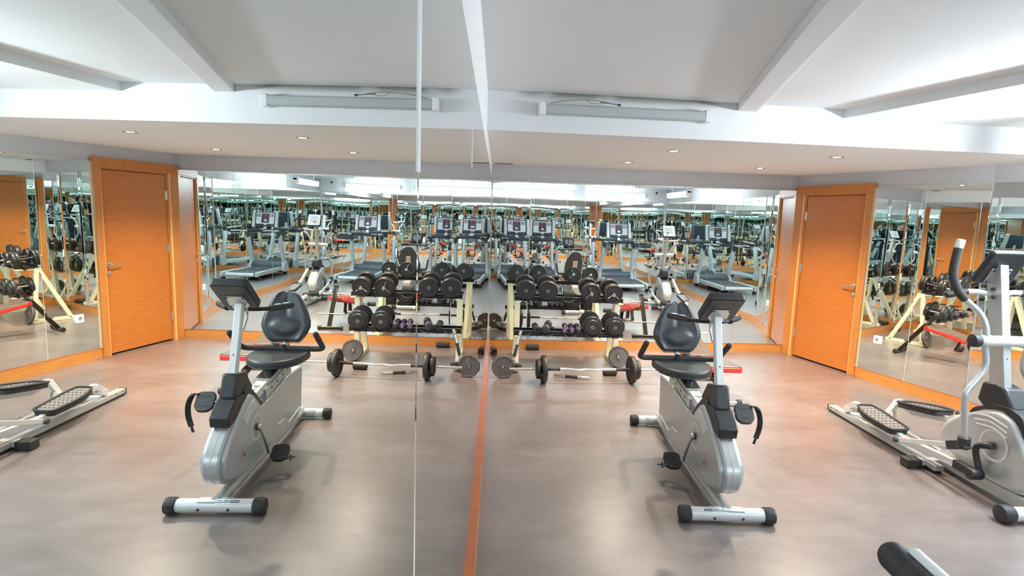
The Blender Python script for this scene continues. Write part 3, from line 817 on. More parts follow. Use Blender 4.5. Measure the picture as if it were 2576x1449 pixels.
# feet
for nm, x, hw, r, rc in (('front_foot', 1.4386, .262, .037, .044), ('rear_foot', 0.0, .235, .034, .040)):
    f = MB().cyl((x, -hw+.03, r+.008), (x, hw-.03, r+.008), r, seg=28).build(nm, M['silverlt'], bk)
    for s in (-1, 1):
        mb = MB().rcyl((x, s*(hw-.062), rc), (x, s*hw, rc), rc, .007, 28)
        for k in range(22):
            a = 2*PI*k/22
            mb.cyl((x+rc*math.cos(a), s*(hw-.052), rc+rc*math.sin(a)*.985), (x+rc*math.cos(a), s*(hw-.01), rc+rc*math.sin(a)*.985), .0022, seg=6)
        mb.build('end_cap', M['rubber'], f)
    if x > 1:
        mb = MB()
        for s in (-1, 1): mb.cyl((x+r-.004, s*.078-.0, r+.002), (x+r+.001, s*.078, r+.002), .0085, seg=14)
        mb.build('bolt_hole', M['ink'], f)
        st = MB().box((x+.018, -.075, 2*r+.003), (.03, .13, .0015), Matrix.Rotation(R(30), 3, 'Y')).build('sticker', M['white'], f, smooth=0)
        mb = MB()
        for (yy, w) in ((-.125, .02), (-.10, .03), (-.062, .026), (-.03, .018)):
            for q in range(2): mb.box((x+.0165+.008*q, yy, 2*r+.0075-.0048*q), (.004, w, .0012), Matrix.Rotation(R(30), 3, 'Y'))
        mb.build('print', M['ink'], st, smooth=0)
    else:
        for s in (-1, 1): MB().cyl((x+r-.003, s*.10, r+.01), (x+r+.003, s*.10, r+.01), .007, seg=12).build('bolt', M['steel'], f)
        MB().rcyl((x, -.12, r+.008), (x, .12, r+.008), r+.003, .003, 28).build('sleeve', M['silver'], f)
# main tube
MB().tube(fillet([(-.02, 0, .055), (.35, 0, .062), (1.12, 0, .060), (1.44, 0, .058)], .1), .036, 20).build('frame_tube', M['silver'], bk)
MB().box((1.44, 0, .078), (.05, .18, .006)).build('mounting_plate', M['silverlt'], bk, bevel=.002)
# rear housing
body = [(.13, .465), (.42, .475), (.66, .452), (.985, .415), (1.02, .38), (.90, .30), (.82, .11), (.62, .086), (.40, .088), (.17, .125)]
bo = MB().prism(round2(body, .03), XZ, -.058, .058).build('rear_housing', M['silver'], bk, bevel=.01, seg=3)
# pressed line on both flanks
for s in (-1, 1):
    mb = MB().tube(fillet([(.21, s*.0575, .165), (.46, s*.0575, .135), (.54, s*.0575, .195), (.66, s*.0575, .20)], .03), .006, 8)
    mb.tube([(.47, s*.0575, .475), (.86, s*.0575, .425)], .005, 8)
    mb.build('rib', M['silverlt'], bo)
# front shroud: two shells and a seam
sh = [(1.09, .575), (1.18, .555), (1.26, .51), (1.335, .455), (1.415, .395), (1.475, .33), (1.495, .255), (1.455, .18), (1.35, .13), (1.2, .105), (1.0, .095), (.87, .105), (.80, .145), (.80, .22), (.86, .35), (.97, .48)]
cxs = 1.13; czs = .30
def scaled(poly, k): return [(cxs+(u-cxs)*k, czs+(v-czs)*k) for u, v in poly]
S3 = smooth2(sh, 4)
so = MB().prism(S3, XZ, -.046, .046).build('front_shroud', M['silver'], bk, bevel=.012, seg=3)
for s in (-1, 1):
    a, b = sorted((s*.03, s*.068))
    f = MB().prism(smooth2(scaled(sh, .93), 4), XZ, a, b).build('side_shell', M['silver'], so, bevel=.022, seg=4)
    # crank recess ring, vents, badge
    Mx = frame((1.045, s*.068, .335), (0, s, 0), (1, 0, 0))
    MB().ring([(.066, -.004), (.078, -.002), (.082, .0015), (.070, .002)], Mx, 44).build('recess_ring', M['silverlt'], f)
    mb = MB()
    for k in range(4):
        o_ = .016*k
        mb.tube(spline([(1.075-o_*.9, s*.0675, .515-o_*1.2), (1.15-o_*.6, s*.0685, .497-o_), (1.23-o_*.9, s*.0685, .447-o_*.9)], 5), .0045, 8)
    mb.build('vent_rib', M['silverlt'], f)
    bd_ = MB()
    bd_.tube(spline([(1.20, s*.0685, .29), (1.245, s*.0685, .278), (1.27, s*.0685, .235), (1.255, s*.0685, .215)], 5), .0022, 6)
    bd_.build('badge', M['inkred'], f)
    MB().box((1.225, s*.0683, .243), (.018, .001, .026)).build('badge_print', M['iron'], f, smooth=0)
MB().prism(smooth2(scaled(sh, 1.004), 4), XZ, -.003, .003).build('seam', M['greypanel'], so)
# black arch over the shroud and cover at the foot of the post
arch = [(.86, .40), (.96, .50), (1.07, .592), (1.10, .605), (1.16, .60), (1.15, .565), (1.09, .565), (.98, .478), (.88, .375)]
MB().prism(round2(arch, .01), XZ, -.05, .05).build('arch_trim', M['black'], bk, bevel=.004)
cov = [(1.10, .69), (1.225, .715), (1.275, .585), (1.255, .55), (1.10, .53), (1.01, .575)]
cv = MB().prism(cov, XZ, -.043, .043).build('post_cover', M['black'], bk, bevel=.012, seg=2)
nose = [(1.08, .575), (1.265, .585), (1.345, .535), (1.375, .505), (1.365, .45), (1.24, .475), (1.08, .50)]
MB().prism(nose, XZ, -.054, .054).build('nose_cover', M['black'], cv, bevel=.008, seg=2)
# console post
pA = Vector((1.19, 0, .66)); pB = Vector((1.045, 0, 1.135))
po = MB().bar(pA, pB, .043, .046, side=(0, 1, 0)).build('console_post', M['silverlt'], bk, bevel=.005)
d = (pB-pA).normalized(); nn = Vector((d.z, 0, -d.x))
mb = MB()
for t in (.30, .77, .86):
    p = pA+(pB-pA)*t
    if t > .5: mb.rcyl(p-nn*.023, p-nn*.035, .009, .003, 12)
    else: mb.cyl(p+nn*.0225, p+nn*.0245, .0045, seg=10)
mb.build('screw', M['ink'], po)
MB().tube(fillet([(1.055, -.012, .93), (.99, -.012, 1.0), (1.0, -.012, 1.06), (1.03, -.012, 1.10)], .03), .007, 8).build('brace', M['silver'], po)
# console
cb = Vector((1.015, 0, 1.075)); ct = Vector((1.205, 0, 1.232)); cd = (ct-cb).normalized(); cn = Vector((cd.z, 0, -cd.x))   # cn: away from the rider / down
fnc = lambda u, v, w: cb+cd*v+Vector((0, u, 0))+cn*w
Lc = (ct-cb).length
co = MB().prism(round2([(-.102, 0), (.102, 0), (.102, Lc), (-.102, Lc)], .022), fnc, -.026, .026).build('console', M['black'], bk, bevel=.010, seg=3)
MB().prism(round2([(-.085, .045), (.085, .045), (.085, Lc-.015), (-.085, Lc-.015)], .01), fnc, -.0275, -.0255).build('display_panel', M['key'], co, smooth=0)
mb = MB()
for i in range(2):
    for j in range(4): mb.prism([(-.07+.08*i, .07+.03*j), (-.015+.08*i, .07+.03*j), (-.015+.08*i, .082+.03*j), (-.07+.08*i, .082+.03*j)], fnc, -.0285, -.027)
mb.build('keys', M['greypanel'], co, smooth=0)
br = MB().prism(round2([(-.062, .015), (.062, .015), (.05, .135), (-.05, .135)], .008), fnc, .026, .031).build('bracket', M['silver'], co, bevel=.002)
mb = MB()
for u, v in ((-.045, .125), (.045, .125), (-.053, .025), (.053, .025)): mb.rcyl(fnc(u, v, .030), fnc(u, v, .037), .0065, .002, 10)
mb.build('screw', M['ink'], br)
mb = MB()
for u in (-.04, 0, .04): mb.prism([(u-.009, Lc-.052), (u+.009, Lc-.052), (u+.009, Lc-.046), (u-.009, Lc-.046)], fnc, .0255, .0268)
mb.build('slot', M['ink'], co, smooth=0)
# small front handlebar
hb = MB().tube(fillet([(.86, -.20, 1.045), (.93, -.13, 1.04), (.975, -.06, 1.04), (.975, .06, 1.04), (.93, .13, 1.04), (.86, .20, 1.045)], .04), .013, 12).build('front_handlebar', M['black'], bk)
for s in (-1, 1):
    g = MB().tube([(.84, s*.218, 1.046), (.935, s*.125, 1.04)], .0195, 16).ell((.84, s*.218, 1.046), (.0195, .0195, .0195)).build('grip', M['rubber'], hb)
    for q in (.25, .65): 
        p = Vector((.84, s*.218, 1.046)).lerp(Vector((.935, s*.125, 1.04)), q)
        MB().box(p+Vector((0, 0, .018)), (.04, .02, .007), Matrix.Rotation(s*-R(44), 3, 'Z')).build('pulse_plate', M['chrome'], g, bevel=.002)
# seat rail and carriage
MB().bar((.40, 0, .552), (.985, 0, .482), .068, .05, side=(0, 1, 0)).build('seat_rail', M['silverlt'], bk, bevel=.004)
rl = MB().bar((.36, 0, .512), (.83, 0, .458), .10, .085, side=(0, 1, 0)).build('rail_bracket', M['silver'], bk, bevel=.003)
mb = MB()
for t in (.15, .35, .6, .8):
    p = Vector((.36, -.05, .528)).lerp(Vector((.83, -.05, .474)), t); mb.cyl(p+Vector((0, .002, 0)), p-Vector((0, .0015, 0)), .009, seg=14)
mb.build('adjust_hole', M['ink'], rl)
mb = MB()
for k, (u, w) in enumerate(((.845, .022), (.862, .012), (.90, .008))): mb.bar((u, -w, .5245-.12*(u-.84)), (u, w, .5245-.12*(u-.84)), .008, .002, side=(1, 0, -.12))
mb.build('print', M['ink'], rl, smooth=0)
ca = MB().bar((.45, 0, .578), (.76, 0, .541), .10, .008, side=(0, 1, 0)).bar((.46, 0, .60), (.62, 0, .60), .075, .055, side=(0, 1, 0)).build('seat_carriage', M['steel'], bk, bevel=.002)
MB().rcyl((.665, -.0, .552), (.668, -.0, .582), .021, .006, 18).build('adjust_knob', M['black'], ca)
# seat
sp_ = []
for k in range(25):
    a = PI*k/24; sp_.append((.40+.30*math.sin(a)**.62 if math.sin(a) > 0 else .40, -.195*math.cos(a)))
sp_ = [(.36, -.19)]+[(max(u, .36), v) for u, v in sp_]+[(.36, .19)]
def seatfn(u, v, w): return (u, v, .635+w+.02*(u-.5)+.10*abs(v)**2*2.2)
se = MB().prism(sp_, seatfn, -.055, 0).build('seat', M['vinyl'], bk, bevel=.014, seg=3, smooth=40)
MB().prism([(.5+(u-.5)*1.004, v*1.004) for u, v in sp_], seatfn, -.034, -.029).build('piping', M['black'], se)
MB().box((.50, 0, .60), (.22, .14, .02)).build('seat_plate', M['black'], se)
# back rest: dished shell swept from an outline
b0 = Vector((.335, 0, .685)); b1 = Vector((.235, 0, 1.052)); bdv = (b1-b0).normalized(); bn_ = Vector((bdv.z, 0, -bdv.x))   # bn_: forward, towards the rider's back
H = (b1-b0).length
def halfw(t):
    ks = [(0, .094), (.05, .115), (.12, .137), (.22, .158), (.32, .171), (.42, .169), (.55, .154), (.65, .138), (.75, .119), (.85, .0975), (.92, .077), (.97, .045), (1, .012)]
    for (a, wa), (b, wb) in zip(ks[:-1], ks[1:]):
        if t <= b:
            q = (t-a)/(b-a); return wa+(wb-wa)*q
    return .01
NT, NU = 48, 32
def bfn(t, s, off):
    w = halfw(t); x = s*w
    cup = .022*(abs(s)**3)                                     # side bolsters
    lumb = .021/(1+math.exp((((t-.30)/.15)**2+(s/.55)**2-1)*3.6))      # lumbar bulge
    groove = -.010*math.exp(-((t-.68)/.20)**2-(s/.16)**2)
    edge = -.030*max(0, (abs(s)-.80)/.20)**2 - .03*max(0, (.07-t)/.07)**2 - .03*max(0, (t-.94)/.06)**2
    fr = .018+cup+lumb+groove+edge
    return b0+bdv*(t*H)+Vector((0, x, 0))+bn_*(fr if off else -.026+.006*abs(s)**4)
vs = []; fs = []
for off in (1, 0):
    for i in range(NT+1):
        for j in range(NU+1): vs.append(bfn(i/NT, -1+2*j/NU, off))
n1 = (NT+1)*(NU+1)
for i in range(NT):
    for j in range(NU):
        a = i*(NU+1)+j; fs.append((a, a+1, a+NU+2, a+NU+1)); fs.append((n1+a, n1+a+NU+1, n1+a+NU+2, n1+a+1))
rim = [j for j in range(NU+1)]+[i*(NU+1)+NU for i in range(1, NT+1)]+[NT*(NU+1)+j for j in range(NU-1, -1, -1)]+[i*(NU+1) for i in range(NT-1, 0, -1)]
for a, b in zip(rim, rim[1:]+rim[:1]): fs.append((a, b, n1+b, n1+a))
ba = MB().add(vs, fs).build('back_rest', M['vinyl'], bk, smooth=60)
MB().prism(round2([(-.04, .10), (.04, .10), (.04, .22), (-.04, .22)], .006), lambda u, v, w: b0+bdv*v+Vector((0, u, 0))+bn_*w, -.034, -.024).build('back_plate', M['steel'], ba, bevel=.002)
MB().tube(fillet([(.40, 0, .60), (.325, 0, .66), (.285, 0, .86)], .05), .019, 4).build('back_post', M['silverlt'], bk, smooth=30)
# seat handlebar
hs_ = MB().tube(fillet([(.56, -.285, .80), (.37, -.285, .652), (.37, .285, .652), (.56, .285, .80)], .05, 6), .0195, 16)
hs_.ell((.56, -.285, .80), (.0195,)*3).ell((.56, .285, .80), (.0195,)*3)
sh_ = hs_.build('seat_handlebar', M['foam'], bk, smooth=50)
MB().rcyl((.345, 0, .652), (.40, 0, .652), .026, .004, 16).rcyl((.36, .03, .67), (.36, .085, .67), .016, .004, 14).build('clamp', M['black'], sh_)
# cranks and pedals
def crank(s, dx, dz, px, strap):
    ax = Vector((1.045, s*.07, .335)); en = Vector((1.045+dx, s*.092, .335+dz))
    c = MB().tube(spline([ax+Vector((0, s*.012, 0)), ax.lerp(en, .35)+Vector((0, s*.014, 0)), en], 5), [.012]*3+[.009]*5+[.0085]*3, 12)
    c.rcyl(ax, ax+Vector((0, s*.028, 0)), .017, .004, 16)
    cr_ = c.build('crank', M['steel'], bk, smooth=50)
    MB().rcyl(ax-Vector((0, s*.004, 0)), ax+Vector((0, s*.012, 0)), .021, .003, 16).build('axle_boot', M['ink'], cr_)
    # pedal
    tilt = Matrix.Rotation(px, 3, 'Y')
    pc = en+Vector((0, s*.072, 0))
    poly = round2([(-.060, -.040), (-.032, -.054), (.035, -.054), (.062, -.026), (.062, .030), (.032, .054), (-.042, .054), (-.060, .034)], .014)
    pe = MB().prism(poly, lambda u, v, w: pc+tilt @ Vector((u, v, w)), -.012, .012).build('pedal', M['rubber'], bk, bevel=.004)
    mb = MB()
    for u in (-.03, .03):
        for k in range(4): mb.box(pc+tilt @ Vector((u, -.024+.016*k, .0125)), (.004, .010, .003), tilt)
    mb.build('tread', M['ink'], pe, smooth=0)
    MB().cyl(en-Vector((0, s*.008, 0)), en+Vector((0, s*.02, 0)), .007, seg=10).build('spindle', M['chrome'], pe)
    P_ = [pc+(tilt @ Vector(q) if s < 0 else Vector(q)) for q in strap]
    mb = MB()
    P2_ = spline(P_, 5)
    for a, b in zip(P2_[:-1], P2_[1:]): mb.bar(a, b, .034, .005, side=(.8, .5, .25))
    e0 = P2_[-1]; e1 = e0+(P2_[-1]-P2_[-2]).normalized()*.035
    mb.bar(e0, e1, .016, .005, side=(.8, .5, .25))
    mb.build('strap', M['black'], pe, bevel=.001)
crank(1, .125, .195, R(48), [(-.03, .05, .035), (-.01, .078, .03), (.01, .092, -.02), (.02, .088, -.08), (.035, .066, -.135)])
crank(-1, -.115, -.215, R(28), [(.045, -.05, .01), (.02, -.075, -.02), (-.01, -.06, -.055), (-.01, -.015, -.06), (.0, .02, -.04)])
# ------------------------------------------------------------------ elliptical trainer (world axes, centre plane x = EX)
EX = 3.235; XU = 3.208
el = thing('elliptical_trainer', 'silver elliptical trainer with black-gripped arms along the right mirror wall', 'elliptical trainer')
YZ = lambda u, v, w: (w, u, v)
for s in (-1, 1):
    x = EX+s*.125
    r_ = MB().box((x, 4.16, .040), (.062, 1.24, .040)).build('rail', M['silver'], el, bevel=.004)
    MB().box((x-s*.004, 4.36, .0605), (.020, .62, .003)).build('groove', M['greypanel'], r_, smooth=0)
    MB().box((x, 4.783, .036), (.066, .016, .052)).build('end_cap', M['rubber'], r_, bevel=.004)
    mb = MB()
    for y in (4.74, 4.66): mb.cyl((x-.031, y, .044), (x-.0325, y, .044), .006, seg=10)
    mb.build('bolt_hole', M['ink'], r_)
    MB().box((x, 4.16, .012), (.05, 1.22, .02)).build('rail_pad', M['black'], r_)
MB().box((EX, 4.56, .045), (.22, .04, .028)).build('cross_bar', M['silverlt'], el, bevel=.003)
mf = MB().box((EX, 3.655, .040), (.44, .055, .042)).build('middle_foot', M['silverlt'], el, bevel=.004)
for s in (-1, 1): MB().box((EX+s*.235, 3.655, .034), (.105, .085, .064)).build('end_cap', M['rubber'], mf, bevel=.010)
MB().bar((EX, 3.70, .07), (EX, 2.93, .07), .12, .08).build('main_beam', M['silver'], el, bevel=.006)
ff = MB().cyl((EX-.22, 2.94, .050), (EX+.22, 2.94, .050), .040, seg=28).build('front_foot', M['silverlt'], el)
for s in (-1, 1):
    MB().rcyl((EX+s*.185, 2.94, .052), (EX+s*.255, 2.94, .052), .050, .008, 28).build('end_cap', M['rubber'], ff)
# shroud
shp = [(3.655, .25), (3.635, .325), (3.57, .395), (3.44, .49), (3.30, .55), (3.18, .565), (3.09, .52), (3.00, .38), (2.955, .24), (2.97, .15), (3.08, .108), (3.28, .105), (3.48, .13), (3.60, .175)]
es = MB().prism(smooth2(shp, 4), YZ, EX-.055, EX+.055).build('shroud', M['silverlt'], el, bevel=.012, seg=3)
def sc2(poly, c, k): return [(c[0]+(u-c[0])*k, c[1]+(v-c[1])*k) for u, v in poly]
for s in (-1, 1):
    a, b = sorted((EX+s*.03, EX+s*.085))
    f = MB().prism(smooth2(sc2(shp, (3.28, .31), .94), 4), YZ, a, b).build('side_shell', M['silver'], es, bevel=.026, seg=4)
    Mx = frame((EX+s*.085, 3.215, .343), (s, 0, 0), (0, 1, 0))
    MB().ring([(.080, -.004), (.094, -.002), (.100, .002), (.086, .002)], Mx, 48).build('recess_ring', M['silverlt'], f)
    mb = MB()
    for k in range(3):
        mb.tube(spline([(EX+s*.0855, 3.385-.018*k, .485-.026*k), (EX+s*.086, 3.27-.02*k, .508-.03*k), (EX+s*.086, 3.14, .485-.034*k)], 5), .0055, 8)
    mb.build('vent_rib', M['silverlt'], f)
ar = [(3.46, .455), (3.42, .515), (3.30, .582), (3.18, .598), (3.09, .57), (3.02, .45), (3.06, .43), (3.13, .53), (3.22, .565), (3.35, .535)]
MB().prism(round2(ar, .015), YZ, EX-.062, EX+.062).build('arch_trim', M['black'], el, bevel=.004)
cvp = [(3.385, .70), (3.29, .715), (3.225, .70), (3.15, .585), (3.17, .555), (3.36, .545), (3.41, .58)]
MB().prism(cvp, YZ, EX-.058, EX+.058).build('post_cover', M['black'], el, bevel=.014)
# post
p0 = Vector((XU, 3.275, .62)); p1 = Vector((XU, 3.43, 1.43)); 
ep = MB().bar(p0, p1, .052, .105).build('console_post', M['silver'], el, bevel=.005)
pd = (p1-p0).normalized(); pn = Vector((0, pd.z, -pd.y))
mb = MB()
for z in (.30, .76, .82):
    p = p0+(p1-p0)*z
    if z > .5: mb.rcyl(p+Vector((-.029, 0, 0)), p+Vector((-.040, 0, 0)), .011, .003, 12)
    else: mb.cyl(p-pn*.0525, p-pn*.0535, .005, seg=10)
mb.build('screw', M['ink'], ep)
# console
cb = Vector((XU+.02, 3.50, 1.325)); ct = Vector((XU+.02, 3.375, 1.528)); cd = (ct-cb).normalized(); cn = Vector((0, -cd.z, cd.y))   # away from the user
fne = lambda u, v, w: cb+cd*v+Vector((u, 0, 0))+cn*w
Lc = (ct-cb).length
ec = MB().prism(round2([(-.125, 0), (.125, 0), (.118, Lc), (-.118, Lc)], .022), fne, -.012, .030).build('console', M['black'], el, bevel=.012, seg=3)
MB().prism(round2([(-.112, .012), (.112, .012), (.106, Lc-.012), (-.106, Lc-.012)], .018), fne, -.017, -.011).build('display_panel', M['panel'], ec, bevel=.002)
MB().prism(round2([(-.06, .09), (.06, .09), (.06, .2), (-.06, .2)], .006), fne, -.0185, -.0165).build('screen', M['greypanel'], ec, smooth=0)
br = MB().prism(round2([(-.065, .012), (.065, .012), (.065, .12), (-.065, .12)], .006), fne, .029, .034).build('bracket', M['silver'], ec, bevel=.002)
mb = MB()
for u in (-.052, .052):
    for v in (.022, .108): mb.rcyl(fne(u, v, .033), fne(u, v, .040), .007, .002, 10)
mb.build('screw', M['ink'], br)
# fixed handlebar
fb = MB().tube(fillet([(EX-.29, 3.475, 1.232), (EX-.14, 3.455, 1.268), (EX, 3.415, 1.245), (EX+.14, 3.455, 1.268), (EX+.29, 3.475, 1.232)], .08), .0165, 14).build('fixed_handlebar', M['silverlt'], el, smooth=50)
for s in (-1, 1):
    MB().rcyl((EX+s*.17, 3.459, 1.261), (EX+s*.295, 3.476, 1.231), .0215, .008, 16).build('grip', M['rubber'], fb)
# pivot tube
pv = Vector((XU, 3.285, .980))
MB().cyl((XU-.185, pv.y, pv.z), (XU+.185, pv.y, pv.z), .033, seg=26).build('pivot_tube', M['silverlt'], el)
for s in (-1, 1): MB().rcyl((XU+s*.18, pv.y, pv.z), (XU+s*.225, pv.y, pv.z), .040, .007, 26).build('pivot_cap', M['rubber'], el)
# moving arms with links, pedals and cranks
def arm(s, swing, lo, pedal, roll, linkpin, crank_):
    rot = Matrix.Rotation(swing, 3, 'X')
    def q(dx, dy, z): return pv+Vector((s*dx, 0, 0))+rot @ Vector((0, dy, z-.980))
    up = [q(.302, .085, 1.586), q(.318, .085, 1.497), q(.332, .075, 1.373), q(.305, .055, 1.277), q(.250, .045, 1.216), q(.175, .025, 1.143), q(.143, .005, 1.055), q(.137, 0, .95), q(.126, -.01, .822), q(.176, -.015, .735), q(.222, -.02, .677), q(.238, -.025, .61), q(.212, -.03, .375)]
    path = spline(up, 6)
    a = MB().tube(path, .0185, 16).build('swing_arm', M['silver'], el, smooth=50)
    gp = path[4:24]
    MB().tube(gp, .0245, 18).build('foam_grip', M['foam'], a, smooth=50)
    MB().rcyl(path[0]+(path[0]-path[1])*.2, path[4], .0235, .008, 20).build('grip_tip', M['white'], a)
    MB().rcyl(pv+Vector((s*.105, 0, 0)), pv+Vector((s*.17, 0, 0)), .036, .004, 24).build('pivot_sleeve', M['silverlt'], a)
    bot = q(.212, -.03, .36)
    # joint block at the lower end
    fw = Vector((0, linkpin.y-bot.y, linkpin.z-bot.z)).normalized()
    bl = MB().bar(bot-fw*.03+Vector((0, 0, -.03)), bot+fw*.11+Vector((0, 0, -.035)), .05, .055).rcyl(bot+Vector((0, 0, -.055)), bot+Vector((0, 0, .02)), .034, .006, 18).build('joint_block', M['black'], a, bevel=.006)
    lk0 = bot+fw*.09+Vector((0, 0, -.035))
    MB().bar(lk0, linkpin, .022, .034).build('link_bar', M['silverlt'], el, bevel=.003)
    # foot beam: roller .. pedal .. crank
    crk = crank_
    px_ = EX+s*.155
    pa, pb = pedal
    fbm = MB()
    path2 = [roll+Vector((0, -.02, .03)), Vector((px_, pa.y+.08, pa.z-.015)), Vector((px_, pa.y-.1, pa.z-.045)), Vector((px_, pb.y-.04, pb.z-.045)), crk+Vector((0, .12, .0))]
    for a0, b0 in zip(path2[:-1], path2[1:]): fbm.bar(a0, b0, .036, .046)
    fo = fbm.build('foot_beam', M['silverlt'], el, bevel=.003)
    MB().rcyl(roll+Vector((-.016, 0, 0)), roll+Vector((.016, 0, 0)), .030, .006, 22).build('roller', M['greypanel'], fo)
    mb = MB()
    for dx in (-.02, .02): mb.bar(roll+Vector((dx, .01, -.005)), roll+Vector((dx, -.10, .045)), .006, .05)
    mb.build('fork', M['silverlt'], fo, bevel=.002)
    MB().rcyl(linkpin+Vector((-s*.02, 0, 0)), linkpin+Vector((s*.03, 0, 0)), .020, .004, 16).build('link_pin', M['ink'], fo)
    MB().bar(crk+Vector((0, .15, .0)), crk+Vector((0, .0, .0)), .05, .055).rcyl(crk+Vector((-s*.035, 0, 0)), crk+Vector((s*.045, 0, 0)), .036, .006, 22).build('crank_block', M['black'], fo, bevel=.006)
    # pedal plate
    dv = (pb-pa).normalized(); nz = Vector((1, 0, 0)).cross(dv); nz = nz if nz.z > 0 else -nz
    Lp = (pb-pa).length
    out = round2([(-.05, 0), (.075, -.0), (.085, .10), (.085, Lp-.03), (.06, Lp), (-.07, Lp), (-.095, Lp*.62), (-.095, Lp*.35)], .03)
    if s > 0: out = [(-u, v) for u, v in out]
    fnp = lambda u, v, w: Vector((px_, pa.y, pa.z))+dv*v+Vector((u, 0, 0))+nz*w
    pe = MB().prism(out, fnp, -.035, 0).build('pedal', M['rubber'], fo, bevel=.005)
    inn = [(u*.90, .018+(v)*.90*(1)) for u, v in out]
    MB().prism(inn, fnp, .0005, .003).build('foot_plate', M['plateg'], pe, smooth=0)
    mb = MB()
    for i in range(5):
        for j in range(8):
            u = -.06+.03*i; v = .06+(Lp-.12)*j/7
            mb.lathe([(.0095, .003), (.0075, .0065), (0, .0065)], Matrix.Translation(fnp(u, v, 0)) @ Matrix((Vector((1, 0, 0)), dv, nz)).transposed().to_4x4(), 10)
    mb.build('tread', M['iron'], pe)
    rim = [fnp(u, v, .008) for u, v in out]
    MB().tube(rim+[rim[0]], .0085, 8, cap=False).build('rim', M['rubber'], pe, smooth=60)
    # crank
    ax = Vector((EX+s*.09, 3.215, .343)); en = Vector((px_-s*.03, crk.y, crk.z))
    mid = ax.lerp(en, .45)+Vector((s*.03, .055*(1 if s < 0 else -1), .04*(1 if s < 0 else -1)))
    cr_ = MB().tube(spline([ax, ax+Vector((s*.03, 0, 0)), mid, en], 5), [.020]*8+[.018]*8, 14).build('crank', M['black'], el, smooth=50)
    MB().rcyl(ax-Vector((s*.01, 0, 0)), ax+Vector((s*.035, 0, 0)), .024, .004, 18).build('axle_boot', M['ink'], cr_)
xl = EX-.155; xr_ = EX+.155
arm(-1, 0.0, None, (Vector((xl, 4.33, .205)), Vector((xl, 3.90, .165))), Vector((EX-.125, 4.56, .092)), Vector((xl-.035, 3.86, .112)), Vector((xl, 3.235, .150)))
arm(1, R(5), None, (Vector((xr_, 4.28, .255)), Vector((xr_, 3.88, .325))), Vector((EX+.125, 4.43, .092)), Vector((xr_+.035, 3.80, .34)), Vector((xr_, 3.20, .535)))
rebase(el, (EX, 3.85, 0))

